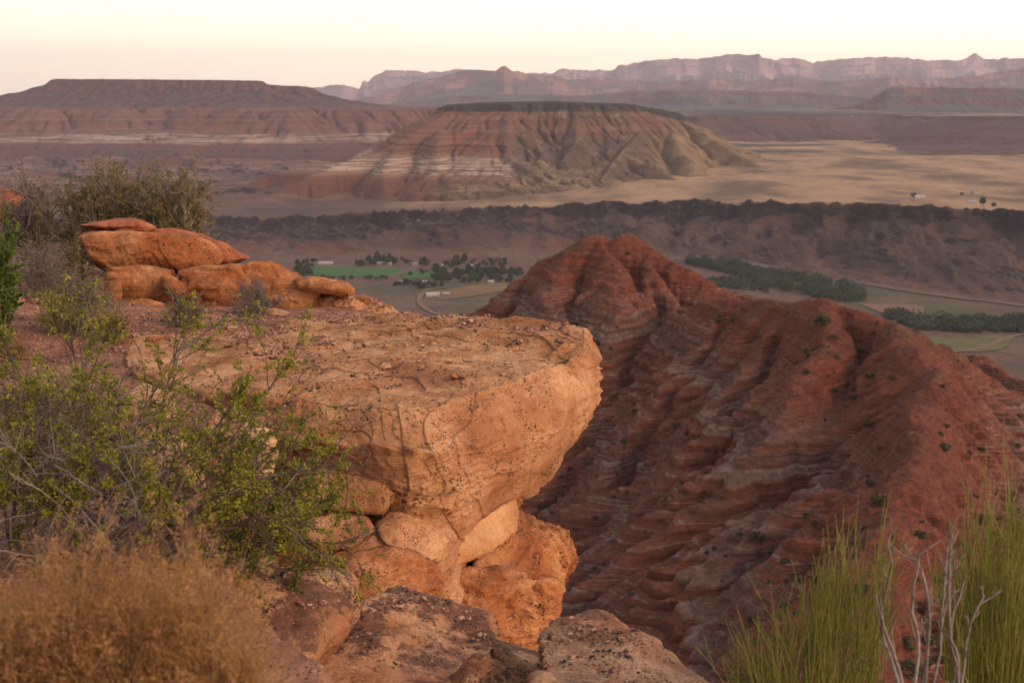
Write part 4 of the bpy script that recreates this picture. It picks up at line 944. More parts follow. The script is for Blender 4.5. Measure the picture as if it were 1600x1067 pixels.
def m_leaf(name, cols, scale=9, trans=.25, rough=.6):
    nt = NT(name, rough)
    n = nt.noise(scale, detail=3); n2 = nt.noise(scale * 9, detail=1)
    v = nt.math('ADD', nt.math('MULTIPLY', nt.step(n, .3, .7), .6), nt.math('MULTIPLY', nt.step(n2, .3, .7), .4))
    st = [(i / (len(cols) - 1), c) for i, c in enumerate(cols)]
    col = nt.ramp(v, st)
    m = nt.fin(col)
    if trans:
        tr = nt.n("ShaderNodeBsdfTranslucent"); nt.put(tr.inputs[0], col); mx = nt.n("ShaderNodeMixShader"); mx.inputs[0].default_value = trans
        nt.t.links.new(nt.b.outputs[0], mx.inputs[1]); nt.t.links.new(tr.outputs[0], mx.inputs[2]); nt.t.links.new(mx.outputs[0], nt.out.inputs[0])
    return m
L_GREEN = m_leaf("bright_green_leaf", [(.075, .09, .012), (.155, .165, .018), (.25, .24, .028), (.36, .27, .045)])
L_OLIVE = m_leaf("olive_leaf", [(.055, .052, .02), (.12, .10, .035), (.20, .15, .05), (.27, .18, .07)])
L_JUN = m_leaf("juniper_green", [(.04, .08, .010), (.10, .165, .018), (.20, .27, .035)])
L_GREY = m_leaf("grey_sage_leaf", [(.10, .075, .06), (.17, .13, .105), (.24, .19, .15)])
L_RUST = m_leaf("dry_golden_flower", [(.24, .10, .035), (.38, .19, .075), (.52, .31, .15)], 14)
L_STRAW = m_leaf("straw_stem", [(.13, .06, .02), (.30, .155, .05), (.46, .26, .10), (.24, .18, .13)], 9)
L_EPH = m_leaf("jointfir_stem", [(.10, .115, .02), (.19, .195, .035), (.31, .275, .07)], 6)
L_BLADE = m_leaf("dry_grass_blade", [(.36, .22, .11), (.52, .36, .20), (.62, .46, .28)], 8)
W_GREY = m_leaf("weathered_twig", [(.11, .085, .075), (.20, .16, .14), (.30, .245, .215)], 7, 0, .9)
W_BROWN = m_leaf("brown_bark", [(.055, .035, .028), (.11, .075, .06), (.19, .14, .115)], 7, 0, .9)
L_DARKSCRUB = m_leaf("dark_scrub", [(.03, .035, .018), (.06, .06, .03), (.09, .08, .045)], 1.5)

def shrub(name, base, label, cat, stems, twig_sets, leaf_sets, wood=W_BROWN, group=None):
    """stems and twigs joined as branches, foliage as a second part"""
    root = empty(name, tuple(base)); thing(root, label, cat, group); b = np.array(base)
    Vs = []; Fs = []; o = 0
    for p_, r0, r1 in [stems] + twig_sets:
        V, F = tubes(p_ - b, r0, r1, 4 if p_ is stems[0] else 3); Vs.append(V); Fs.append(F + o); o += len(V)
    mesh_from("branches", np.vstack(Vs), np.vstack(Fs), wood, parent=root)
    for nm, V, F, mat in leaf_sets:
        mesh_from(nm, V - b, F, mat, False, parent=root)
    return root
def round_shrub(name, px, py, Y, w_, h_, seed, label, cat="shrub", leaf=L_GREY, wood=W_GREY, n0=26, m1=6, m2=5, nl=5, ll=.012, lw=.006, spread=.55, r=.004, zb=None, group=None, flat=1.0, dens=1.0):
    rg = np.random.default_rng(seed); c = np.array(P(px, py, Y)); 
    c[2] = near_h(c[0:1], c[1:2])[0] if zb is None else zb
    a = rg.uniform(0, 2 * np.pi, n0); e = rg.uniform(.15, 1.45, n0)
    d = np.stack([np.cos(a) * np.cos(e) * w_ * .5, np.sin(a) * np.cos(e) * w_ * .5, np.sin(e) * h_], 1)
    ln = np.linalg.norm(d, axis=1) * rg.uniform(.6, .95, n0)
    base = c + rg.normal(size=(n0, 3)) * np.array([w_ * .07, w_ * .07, 0])
    s0 = grow(base, d, ln, 7, rg, .13)
    s1 = children(s0, m1, rg, .35, spread, .42, 5); s2 = children(s1, m2, rg, .2, spread, .45, 4)
    C, D = along(s2, int(nl * dens), rg); V, F = leaves(C + rg.normal(size=C.shape) * ll * .4, D / np.linalg.norm(D, axis=1)[:, None] + rg.normal(size=D.shape) * .8, ll * rg.uniform(.6, 1.4, len(C)), lw * rg.uniform(.6, 1.4, len(C)), rg)
    return shrub(name, c, label, cat, (s0, r, r * .5), [(s1, r * .5, r * .3), (s2, r * .32, r * .18)], [("foliage", V, F, leaf)], wood, group)

# --- the big green bush in the left foreground
def green_bush():
    rg = np.random.default_rng(101); Yb = 4.75
    def limb(L, j=.0):
        q = np.array([P(a, b, y) for a, b, y in L]); return crom(q, 12, False)
    Ls = [[(90, 880, 4.7), (70, 760, 4.8), (45, 660, 4.9), (30, 570, 5.0)], [(110, 880, 4.7), (112, 760, 4.9), (120, 640, 5.0), (105, 545, 5.1)],
          [(150, 880, 4.7), (170, 780, 4.9), (215, 660, 5.0), (262, 590, 5.2), (300, 535, 5.3)], [(160, 880, 4.6), (210, 780, 4.8), (260, 680, 4.9), (290, 560, 5.1)],
          [(180, 880, 4.6), (240, 800, 4.7), (330, 700, 4.9), (428, 655, 5.0)], [(200, 880, 4.6), (280, 800, 4.6), (380, 720, 4.7), (452, 600, 4.9)],
          [(220, 880, 4.6), (300, 800, 4.6), (400, 745, 4.7), (470, 735, 4.8), (555, 738, 4.9)], [(230, 885, 4.5), (330, 830, 4.5), (430, 780, 4.6), (500, 740, 4.7)],
          [(240, 885, 4.6), (340, 860, 4.6), (440, 845, 4.7), (545, 855, 4.8)], [(220, 885, 4.5), (320, 840, 4.5), (420, 810, 4.5), (480, 860, 4.6)],
          [(60, 880, 4.6), (30, 800, 4.7), (0, 720, 4.8), (-30, 640, 4.9)], [(120, 885, 4.5), (160, 800, 4.5), (190, 700, 4.6), (180, 620, 4.7)],
          [(150, 885, 4.5), (220, 790, 4.5), (260, 730, 4.5), (330, 660, 4.6)], [(80, 885, 4.4), (110, 800, 4.4), (90, 700, 4.5), (140, 600, 4.6)],
          [(180, 885, 4.9), (260, 790, 5.0), (350, 740, 5.1), (420, 700, 5.2)], [(230, 885, 4.9), (320, 800, 5.0), (400, 780, 5.1), (490, 770, 5.1)],
          [(40, 885, 4.5), (20, 790, 4.5), (60, 680, 4.6), (20, 600, 4.7)], [(250, 890, 4.7), (310, 860, 4.7), (390, 830, 4.8), (440, 800, 4.8)],
          [(60, 885, 4.4), (50, 820, 4.4), (80, 760, 4.4), (130, 700, 4.4)], [(40, 885, 4.5), (10, 830, 4.4), (10, 760, 4.4), (50, 700, 4.4)], [(120, 885, 4.4), (140, 830, 4.35), (130, 770, 4.4), (190, 720, 4.4)], [(170, 885, 4.4), (190, 840, 4.4), (240, 800, 4.4), (250, 760, 4.4)],
          [(240, 890, 4.6), (330, 850, 4.6), (420, 820, 4.6), (492, 800, 4.7)], [(230, 885, 4.8), (330, 790, 4.9), (430, 760, 5.0), (480, 800, 5.0)]]
    s0 = np.stack([limb(L) for L in Ls]); s0 = s0 + np.cumsum(rg.normal(size=s0.shape) * .007, axis=1)
    s1 = children(s0, 18, rg, .22, .5, .32, 7, .16, .03); s2 = children(s1, 8, rg, .2, .6, .5, 5, .18, .02)
    keep = rg.random(len(s2)) < .8
    C, D = along(s2[keep], 5, rg, .3); C2, D2 = along(s1, 6, rg, .5)
    C = np.vstack([C, C2]); D = np.vstack([D, D2])
    # clumps: leaves crowd together on some sprays and are missing on others
    m = fbm3(C[:, 0], C[:, 1], C[:, 2], .16, 2, .6, 4); q = m > -.07; C = C[q]; D = D[q]
    C = np.repeat(C, 4, axis=0); D = np.repeat(D, 4, axis=0)
    D = D / (np.linalg.norm(D, axis=1)[:, None] + 1e-9) * .6 + rg.normal(size=D.shape)
    V, F = leaves(C + rg.normal(size=C.shape) * .0035, D, 0.0125 * rg.uniform(.6, 1.35, len(C)), .0095 * rg.uniform(.6, 1.35, len(C)), rg)
    base = np.array(P(160, 885, 4.65))
    root = shrub("leafy_bush", base, "big twiggy bush with small bright green leaves filling the left foreground", "bush", (s0, .0085, .0022), [(s1, .0028, .0012), (s2, .0013, .0006)], [("foliage", V, F, L_GREEN)], W_BROWN)
    # bare grey twigs tangled low on its left side
    n = 260; b0 = np.array([P(a, b, y) for a, b, y in zip(rg.uniform(-60, 230, n), rg.uniform(700, 880, n), rg.uniform(4.3, 4.9, n))])
    d = rg.normal(size=(n, 3)) * np.array([1, .6, .45]) + np.array([.35, 0, .12]); t0 = grow(b0, d, rg.uniform(.12, .38, n), 8, rg, .14); t1 = children(t0, 4, rg, .2, .6, .4, 5)
    V1, F1 = tubes(t0 - base, .0026, .0012); V2, F2 = tubes(t1 - base, .0013, .0006)
    mesh_from("dead_twigs", np.vstack([V1, V2]), np.vstack([F1, F2 + len(V1)]), W_GREY, parent=root)
    # one long loose grey branch sticking out across the bush
green_bush()

# --- blond brush in the near left corner
def blond_brush(name, cx, Y0, x0, x1, topf, n, seed, label, zb):
    rg = np.random.default_rng(seed)
    px = rg.uniform(x0, x1, n); Y = Y0 + rg.uniform(-.25, .4, n); ty = topf(px) + rg.gamma(1.3, 62, n)
    tip = np.array([P(a, b, y) for a, b, y in zip(px, ty, Y)])
    # stems fan out from a few crowns on the ground
    ty = ty + 26 * np.sin(px / 31.0 + 1) + 18 * np.sin(px / 13.0); tip = np.array([P(a, b, y) for a, b, y in zip(px, ty, Y)])
    cr = np.array([[P(c_, 900, Y0)[0], Y0 + rg.uniform(-.1, .2), zb] for c_ in cx]); k = np.argmin(np.abs(tip[:, None, 0] - cr[None, :, 0]) + rg.uniform(0, .2, (n, len(cr))), axis=1)
    b = cr[k] + rg.normal(size=(n, 3)) * np.array([.07, .07, 0]); t = np.linspace(0, 1, 9)[None, :, None]
    bow = (tip - b); mid = b + bow * .5 + np.array([0, 0, .10]) + rg.normal(size=(n, 3)) * .05
    pth = (1 - t) ** 2 * b[:, None] + 2 * t * (1 - t) * mid[:, None] + t * t * tip[:, None] + np.cumsum(rg.normal(size=(n, 9, 3)) * .006, axis=1)
    s1 = children(pth, 3, rg, .45, .35, .22, 5, .12, .04); s2 = children(s1, 2, rg, .3, .5, .5, 4)
    C = np.vstack([pth[:, -1], s1[:, -1], s2[:, -1]]); q = rg.random(len(C)) < np.concatenate([np.full(n, .7), np.full(len(C) - n, .22)]); C = C[q]; C = np.repeat(C, 16, axis=0) + rg.normal(size=(len(C) * 16, 3)) * np.array([.005, .005, .008])
    V, F = leaves(C, rg.normal(size=C.shape) + np.array([0, 0, .6]), .0065, .0026, rg)
    C3, D3 = along(s1, 1, rg); V3, F3 = leaves(C3, D3 / np.linalg.norm(D3, axis=1)[:, None] + rg.normal(size=D3.shape) * .5, .022, .0025, rg)
    root = shrub(name, (cr[:, 0].mean(), Y0, zb), label, "brush", (pth, .0011, .0006), [(s1, .0007, .0004), (s2, .0005, .0003)], [("seed_heads", V, F, L_RUST), ("foliage", V3, F3, L_STRAW)], L_STRAW)
blond_brush("dry_brush", [20, 110, 200, 280, 350], 2.35, -60, 400, lambda p_: np.interp(p_, [-60, 0, 60, 110, 150, 225, 260, 300, 340, 400], [1005, 1000, 980, 1000, 975, 945, 965, 975, 1020, 1090]), 2600, 111, "tawny feathery dry brush with fluffy seed heads in the near left corner", -1.62)

# --- small plants on the cliff top
round_shrub("sagebrush", 402, 489, 11.0, .50, .30, 121, "grey ball-shaped leafless-looking bush in front of the humped orange rock", n0=34, m1=7, m2=5, nl=4)
round_shrub("shrub", 288, 512, 9.9, .30, .26, 122, "small grey-green bush standing alone on the gravel left of the grey ball-shaped bush", leaf=L_OLIVE, n0=26, m1=6, m2=4, nl=6)
round_shrub("shrub", 66, 442, 11.4, .62, .50, 123, "dark brown rounded bush left of the outcrop, below the juniper's top", wood=W_GREY, leaf=L_GREY, n0=40, m1=7, m2=5, nl=5, ll=.015)
round_shrub("shrub", 100, 400, 12.6, .60, .42, 124, "olive leafy bush at the left foot of the big orange boulder", leaf=L_OLIVE, wood=W_BROWN, n0=34, m1=6, m2=5, nl=7, ll=.02, lw=.011)
round_shrub("shrub", 132, 500, 9.4, .52, .42, 125, "twiggy silver-grey bush with green shoots at its left side, in front of the outcrop", leaf=L_OLIVE, n0=40, m1=7, m2=4, nl=3, ll=.014, r=.0055)
round_shrub("shrub", 92, 495, 9.2, .26, .30, 126, "yellow-green broom-like tuft at the left side of the twiggy silver-grey bush", leaf=L_EPH, wood=L_EPH, n0=60, m1=5, m2=3, nl=2, spread=.25)
round_shrub("shrub", 178, 505, 9.0, .22, .26, 127, "yellow-green tuft at the right side of the twiggy silver-grey bush", leaf=L_STRAW, wood=L_EPH, n0=50, m1=5, m2=3, nl=2, spread=.25)
round_shrub("shrub", 18, 512, 8.4, .24, .12, 128, "low rust-yellow cushion plant on the red soil at the left edge", leaf=L_STRAW, wood=W_BROWN, n0=26, m1=6, m2=4, nl=5)
round_shrub("shrub", -6, 500, 9.2, .25, .26, 129, "grey bush cut off by the left edge, above the rust-yellow cushion", leaf=L_GREY, n0=26, m1=6, m2=4, nl=5)
round_shrub("shrub", 120, 660, 6.2, .62, .42, 130, "sparse olive bush between the blond grass tuft and the big green bush", leaf=L_GREEN, wood=W_GREY, n0=30, m1=6, m2=5, nl=4, ll=.016, lw=.010)
round_shrub("shrub", 60, 640, 6.6, .6, .30, 131, "brownish leafy bush at the left edge, behind the big green bush", leaf=L_OLIVE, wood=W_GREY, n0=30, m1=6, m2=5, nl=6, ll=.014, lw=.008)
# backdrop shrubs behind the boulder
round_shrub("tall_shrub", 165, 395, 15.8, 1.75, 1.12, 132, "tall olive-brown shrub behind the big orange boulder, left and larger of the pair", leaf=L_OLIVE, wood=W_GREY, n0=46, m1=8, m2=6, nl=7, ll=.034, lw=.017, r=.012, zb=-1.85, spread=.45)
round_shrub("tall_shrub", 268, 395, 15.4, 1.15, 1.05, 133, "olive shrub behind the pointed red slab, right and smaller of the pair", leaf=L_OLIVE, wood=W_GREY, n0=34, m1=7, m2=6, nl=7, ll=.034, lw=.017, r=.012, zb=-1.85, spread=.45)
round_shrub("tall_shrub", 50, 395, 16.2, 1.2, .8, 134, "dull brown low shrub behind the juniper and the dark bushes", leaf=L_GREY, wood=W_GREY, n0=34, m1=7, m2=6, nl=6, ll=.03, lw=.014, r=.010, zb=-1.8)
def juniper():
    rg = np.random.default_rng(141); Y = 8.6; c = np.array(P(-6, 470, Y)); c[2] = near_h(c[:1], c[1:2])[0]
    n = 26; a = rg.uniform(0, 2 * np.pi, n); e = rg.uniform(.5, 1.5, n); h_ = 1.12; d = np.stack([np.cos(a) * np.cos(e) * .16, np.sin(a) * np.cos(e) * .2, np.sin(e) * h_], 1)
    s0 = grow(np.repeat(c[None], n, 0), d, np.linalg.norm(d, axis=1) * rg.uniform(.6, 1, n), 8, rg, .08, .05)
    s1 = children(s0, 14, rg, .1, .5, .14, 5, .1, .08); s2 = children(s1, 8, rg, .1, .4, .5, 4, .1, .06)
    C, D = along(s2, 6, rg, .0); C = np.repeat(C, 2, 0); D = np.repeat(D, 2, 0); V, F = leaves(C, D / np.linalg.norm(D, axis=1)[:, None] + rg.normal(size=D.shape) * .5, .018, .009, rg)
    shrub("juniper", c, "bright green juniper cut off by the left edge", "juniper", (s0, .008, .003), [(s1, .003, .0015), (s2, .0025, .0012)], [("foliage", V, F, L_JUN)], W_BROWN)
juniper()
def tuft(px, py, Y, n, h_, sp, seed, label, mat=L_BLADE, lean=(0, 0)):
    rg = np.random.default_rng(seed); c = np.array(P(px, py, Y)); c[2] = near_h(c[:1], c[1:2])[0]
    a = rg.uniform(0, 2 * np.pi, n); d = np.stack([np.cos(a) * sp + lean[0], np.sin(a) * sp + lean[1], np.ones(n)], 1) + rg.normal(size=(n, 3)) * .1
    pth = grow(c + rg.normal(size=(n, 3)) * np.array([.03, .03, 0]), d, h_ * rg.uniform(.5, 1.1, n), 6, rg, .07, 0, .12)
    V, F = tubes(pth - c, .0014, .0005)
    o = mesh_from("grass_tuft", V, F, mat, parent=None); o.location = c; thing(o, label, "grass tuft")
tuft(105, 556, 7.2, 420, .26, .42, 151, "straw-blond grass tuft above the big green bush, below the twiggy silver-grey bush", lean=(-.15, 0))
tuft(60, 540, 7.6, 120, .16, .4, 152, "small thin pale grass tuft left of the straw-blond one")
tuft(150, 470, 10.5, 160, .22, .4, 153, "pale grass tuft behind the twiggy silver-grey bush")

# --- joint-fir and dead sticks at the lower right
def jointfir(x0, x1, topf, Y0, n, seed, label, zb):
    rg = np.random.default_rng(seed); px = rg.uniform(x0, x1, n); Y = Y0 + rg.uniform(-.22, .3, n)
    ty = topf(px) + rg.gamma(1.3, 60, n); tip = np.array([P(a, b, y) for a, b, y in zip(px, ty, Y)])
    cx = (x0 + x1) / 2; c = np.array([P(cx, 900, Y0)[0], Y0, zb])
    b = c + np.stack([(tip[:, 0] - c[0]) * .62 + rg.normal(size=n) * .03, (tip[:, 1] - c[1]) * .6, np.zeros(n)], 1)
    t = np.linspace(0, 1, 9)[None, :, None]; mid = b * .45 + tip * .55; mid[:, 0] = b[:, 0] * .7 + tip[:, 0] * .3; mid += rg.normal(size=(n, 3)) * .025; tip[:, 0] += rg.normal(size=n) * .035 * (rg.random(n) < .4)
    pth = (1 - t) ** 2 * b[:, None] + 2 * t * (1 - t) * mid[:, None] + t * t * tip[:, None] + np.cumsum(rg.normal(size=(n, 9, 3)) * .0018, axis=1)
    s1 = children(pth, 2, rg, .35, .16, .30, 5, .05, .06)
    root = shrub("jointfir", tuple(c), label, "desert broom", (pth, .0017, .0009), [(s1, .0013, .0007)], [], L_EPH)
    return root
jointfir(1128, 1405, lambda p_: np.interp(p_, [1128, 1160, 1200, 1250, 1285, 1330, 1365, 1390, 1405], [985, 985, 960, 925, 868, 868, 872, 830, 900]), 3.6, 330, 161, "wispy green broom-like bush at the lower right, left of the dead grey sticks", -1.75)
jointfir(1462, 1680, lambda p_: np.interp(p_, [1440, 1480, 1520, 1545, 1575, 1600, 1680], [960, 860, 800, 790, 770, 780, 780]), 3.75, 330, 162, "wispy green broom-like bush in the bottom right corner", -1.75)
def sticks():
    rg = np.random.default_rng(171); L = [[(1420, 1140, 3.2), (1405, 1040, 3.2), (1382, 985, 3.2), (1368, 930, 3.2)], [(1425, 1140, 3.2), (1440, 1020, 3.2), (1428, 950, 3.2), (1436, 880, 3.2), (1430, 868, 3.2)],
        [(1430, 1140, 3.2), (1385, 1020, 3.42), (1376, 960, 3.42), (1386, 890, 3.2), (1378, 855, 3.2)], [(1440, 1140, 3.35), (1450, 1000, 3.35), (1448, 930, 3.35), (1432, 880, 3.35), (1430, 870, 3.35)],
        [(1440, 1140, 3.45), (1470, 1010, 3.45), (1480, 920, 3.45), (1487, 830, 3.45)], [(1450, 1140, 3.3), (1492, 1060, 3.3), (1484, 980, 3.3), (1506, 900, 3.3)],
        [(1436, 1140, 3.38), (1452, 1040, 3.38), (1458, 980, 3.38), (1462, 920, 3.38)], [(1500, 1140, 3.3), (1505, 1050, 3.3), (1520, 980, 3.3), (1545, 930, 3.3)], [(1500, 1140, 3.3), (1498, 1040, 3.3), (1484, 990, 3.3), (1482, 880, 3.3), (1484, 832, 3.3)]]
    s0 = np.stack([crom(np.array([P(*q) for q in l]), 14, False) for l in L]); s0 += np.cumsum(rg.normal(size=s0.shape) * .0022, axis=1)
    s1 = children(s0, 6, rg, .25, .4, .13, 6, .1, .14); s2 = children(s1, 2, rg, .3, .5, .5, 4, .1, .08)
    b = np.array(P(1440, 1140, 3.38))
    V = []; F = []; o = 0
    for p_, a, c in ((s0, .0052, .0022), (s1, .0022, .0012), (s2, .0015, .0009)):
        v, f = tubes(p_ - b, a, c, 5); V.append(v); F.append(f + o); o += len(v)
    ob = mesh_from("dead_shrub", np.vstack(V), np.vstack(F), W_GREY); ob.location = b
    thing(ob, "bare pale grey dead sticks between the two green broom-like bushes at the lower right", "dead shrub")
    L = [[(1480, 905, 3.45), (1487, 832, 3.45), (1484, 780, 3.45)], [(1555, 960, 3.3), (1545, 800, 3.3), (1518, 706, 3.3)]]
sticks()
# ================================================================ SCATTER: gravel on the cliff top, scrub on the ridge
def blobs(C, S, seed, sub=1, rough=.3, flat=.7):
    D, F = ico(sub); rg = np.random.default_rng(seed); n = len(C); k = len(D)
    ax = rg.normal(size=(n, 3, 3)); ax, _ = np.linalg.qr(ax)
    sc = S[:, None, None] * rg.uniform(.6, 1.3, (n, 1, 3)); r = 1 + rg.normal(size=(n, k, 1)) * rough * .5
    V = np.einsum('nkc,ncd->nkd', D[None] * sc * r, ax); V[..., 2] *= flat; V = V + C[:, None, :]
    return V.reshape(-1, 3), (F[None] + (np.arange(n) * k)[:, None, None]).reshape(-1, 3)
def gravel():
    rg = np.random.default_rng(201); from mathutils.bvhtree import BVHTree
    me = LEDGE.data; off = np.array(LEDGE.location)
    co = np.zeros(len(me.vertices) * 3, np.float32); me.vertices.foreach_get("co", co); co = co.reshape(-1, 3) + off
    top = co[co[:, 2] > -1.66]
    # height of the ledge's top on a fine raster
    x0, y0, st = -2.4, 5.5, .03; H = np.full((170, 110), -9.); ix = ((top[:, 0] - x0) / st).astype(int); iy = ((top[:, 1] - y0) / st).astype(int)
    ok = (ix >= 0) & (ix < 110) & (iy >= 0) & (iy < 170); np.maximum.at(H, (iy[ok], ix[ok]), top[ok, 2])
    def zat(x, y):
        z = near_h(x, y); jx = ((x - x0) / st).astype(int); jy = ((y - y0) / st).astype(int); ok = (jx >= 0) & (jx < 110) & (jy >= 0) & (jy < 170)
        z2 = np.full(x.shape, -9.); z2[ok] = H[jy[ok], jx[ok]]; return np.maximum(z, z2), z2 > z
    n = 60000; x = rg.uniform(-7, .35, n); y = rg.uniform(4.2, 14, n)
    z, onl = zat(x, y)
    m = fbm2(x, y * .6, .55, 3, .6, seed=205) + .35 * np.exp(-((x + .75) / .5) ** 2 - ((y - 7.6) / .35) ** 2) + .25 * np.exp(-((x + 1.4) / .7) ** 2 - ((y - 8.0) / .5) ** 2)
    for px_, py_, sx_, sy_ in [(430, 548, .20, .10), (500, 572, .16, .08), (590, 570, .14, .07), (650, 582, .17, .06), (700, 574, .08, .05), (545, 500, .2, .08), (760, 556, .06, .04), (380, 520, .25, .2)]:
        d_ = P(px_, py_, 1.0); Yc = -1.52 / d_[2]; m = m + .55 * np.exp(-((x - d_[0] * Yc) / sx_) ** 2 - ((y - Yc) / sy_ / 2) ** 2)
    keep = np.where(onl, m + rg.normal(size=n) * .12 > .42, (rg.random(n) < .42)) & (z > -1.72) & ((x < np.interp(y, *EDGE) + .0) | onl)
    keep &= ~(onl & (rg.random(n) < .35))
    x, y, z = x[keep], y[keep], z[keep]; s = .0035 + rg.gamma(1.4, .0036, len(x)); s = np.minimum(s, .032)
    C = np.stack([x, y, z + s * .25], 1)
    for ob in [o_ for o_ in COL.objects if o_.name.startswith("boulder") and ("foreground" in o_.get("label", ""))]:
        me_ = ob.data; q = np.zeros(len(me_.vertices) * 3, np.float32); me_.vertices.foreach_get("co", q); q = q.reshape(-1, 3)
        nn = np.zeros(len(me_.vertices) * 3, np.float32); me_.vertices.foreach_get("normal", nn); nn = nn.reshape(-1, 3)
        q = q + np.array(ob.location); ok_ = np.where((nn[:, 2] > .72) & (fbm2(q[:, 0], q[:, 1], .22, 2, seed=207) > .05))[0]
        if not len(ok_): continue
        i_ = rg.choice(ok_, 260); s2_ = np.minimum(.003 + rg.gamma(1.3, .0028, 260), .02); C = np.vstack([C, q[i_] + np.stack([0 * s2_, 0 * s2_, s2_ * .2], 1)]); s = np.concatenate([s, s2_])
    V, F = blobs(C, s, 202)
    nt = NT("loose_stones", .95); r = nt.xyz(nt.voro(45, out=1))[0]
    col = nt.ramp(r, [(0, (.05, .04, .04)), (.18, (.20, .09, .06)), (.38, (.33, .17, .11)), (.55, (.14, .07, .055)), (.7, (.42, .25, .16)), (.85, (.26, .12, .08)), (1, (.58, .42, .31))], 'CONSTANT')
    m_ = nt.fin(col, nt.bump(nt.noise(160, detail=3), .004, .8))
    struct(mesh_from("gravel", V, F, m_, False), "stuff")
    # larger loose stones, one object each
    big = [(700, 573, 8.25, .045, "flat red stone lying near the middle of the ledge's top"), (585, 552, 8.6, .04, "brown stone among the dark grit on the ledge"), (1, 0, 0, 0, 0)]
    pts = [(707, 600, .03, "thin reddish flake near the ledge's rounded lip"), (600, 580, .042, "brown clod in the dark grit patch on the ledge's top"), (618, 572, .028, "dark stone beside the brown clod on the ledge's top"),
           (330, 520, .035, "reddish stone on the soil right of the small grey-green bush"), (235, 520, .04, "flat brown stone on the soil below the small grey-green bush"), (700, 575, .025, "small brown stone in the middle of the ledge's top, away from the grit patch"),
           (360, 545, .022, "small red stone near the left end of the grit patches"), (60, 462, .07, "reddish-brown rock on the soil under the dark brown rounded bush"), (30, 458, .05, "pinkish rock on the soil at the left edge")]
    for px, py, r_, lab in pts:
        Y = 1.5 / -(P(px, py, 1)[2]); q = np.array(P(px, py, Y)); zz, _ = zat(q[None, 0], q[None, 1])
        rg2 = np.random.default_rng(int(px)); V, F = hull_rock([tuple(np.array([q[0], q[1], zz[0] + r_ * .3]) + rg2.normal(size=3) * r_ * np.array([1, .8, .4])) for _ in range(10)], 4, 16)
        put_rock("stone", V, F, M_RED if int(px) % 2 else M_DARK, lab, "stone", amp=.006, lam=.04, strata=0, pits=0, seed=px)
gravel()
def ridge_scrub():
    rg = np.random.default_rng(211); protos = []
    for v in range(4):
        n = 240; d = rg.normal(size=(n, 3)); d /= np.linalg.norm(d, axis=1)[:, None]; r = rg.uniform(.35, 1, n)[:, None] ** .5
        C = d * r * np.array([.5, .5, .36]) + np.array([0, 0, .28]); C = C[fbm3(C[:, 0], C[:, 1], C[:, 2], .4, 2, .5, v) > -.25]
        V, F = leaves(C, rg.normal(size=C.shape), .22, .15, rg); protos.append(mesh_from("scrub_bush", V, F, L_DARKSCRUB, False, link=False).data)
    k = 0; tries = 0
    while k < 270 and tries < 6000:
        tries += 1
        px = rg.uniform(835, 1660); py = rg.uniform(400, 1100) ** 1.0
        # march along the line of sight to the ridge surface
        Ys = np.linspace(150, 700, 500); q = P(px, py, 1.0); zr = RIDGE(q[0] * Ys, Ys); hit = np.where(zr > q[2] * Ys)[0]
        if len(hit) == 0: continue
        Y = Ys[hit[0]]; x = q[0] * Y
        if fbm2(np.array([x]), np.array([Y]), 38, 2, seed=213)[0] + rg.uniform(-.5, .5) < .12: continue
        z = float(RIDGE(np.array([x]), np.array([Y]))[0])
        o = bpy.data.objects.new("scrub_bush", protos[k % 4]); COL.objects.link(o)
        s = (.6 + rg.gamma(1.6, .32)) * (1.3 if Y > 350 else 1); o.location = (x, Y, z - .15); o.scale = (s * 1.15, s * 1.15, s * .9); o.rotation_euler = (0, 0, rg.uniform(0, 6.28))
        thing(o, "dark rounded scrub bush dotted on the red badland slope", "bush", "scrub bushes on the red slope"); k += 1
ridge_scrub()

# ================================================================ THE VALLEY: fields, roads, farms, trees
def G2(px, py, z0=-400.):
    q = P(px, py, 1.0); Y = z0 / q[2]
    for _ in range(6):
        z = float(ground_h(np.array([q[0] * Y]), np.array([Y]))[0]); Y = .5 * Y + .5 * z / q[2]
    return np.array([q[0] * Y, Y, float(ground_h(np.array([q[0] * Y]), np.array([Y]))[0])])
def patch(name, corners, mat, off=1.2, n=24):
    c = [G2(*q) for q in corners]; u = np.linspace(0, 1, n)[:, None, None]; v = np.linspace(0, 1, n)[None, :, None]
    G = (1 - u) * (1 - v) * c[0] + (1 - u) * v * c[1] + u * v * c[2] + u * (1 - v) * c[3]
    G[..., 0] += 6 * fbm2(G[..., 0], G[..., 1], 60, 2, seed=3); G[..., 1] += 10 * fbm2(G[..., 0], G[..., 1], 60, 2, seed=6)
    x, y = G[..., 0], G[..., 1]; z = ground_h(x, y) + off
    f = grid_faces(n, n); V = np.stack([x, y, z], -1).reshape(-1, 3)
    nz = np.cross(V[f[0, 1]] - V[f[0, 0]], V[f[0, 2]] - V[f[0, 0]])[2]
    return struct(mesh_from(name, V, f if nz > 0 else f[:, ::-1], mat))
def ribbon(name, pts, w_, mat, off=1.6):
    c = np.array([G2(*q) for q in pts]); c = crom(c, 60, False); t = np.gradient(c, axis=0); t[:, 2] = 0; t /= np.linalg.norm(t, axis=1)[:, None]; s = np.stack([-t[:, 1], t[:, 0], 0 * t[:, 0]], 1) * w_ / 2
    V = np.stack([c - s, c + s], 1); V[..., 2] = ground_h(V[..., 0], V[..., 1]) + off
    return struct(mesh_from(name, V.reshape(-1, 3), grid_faces(60, 2)[:, ::-1], mat))
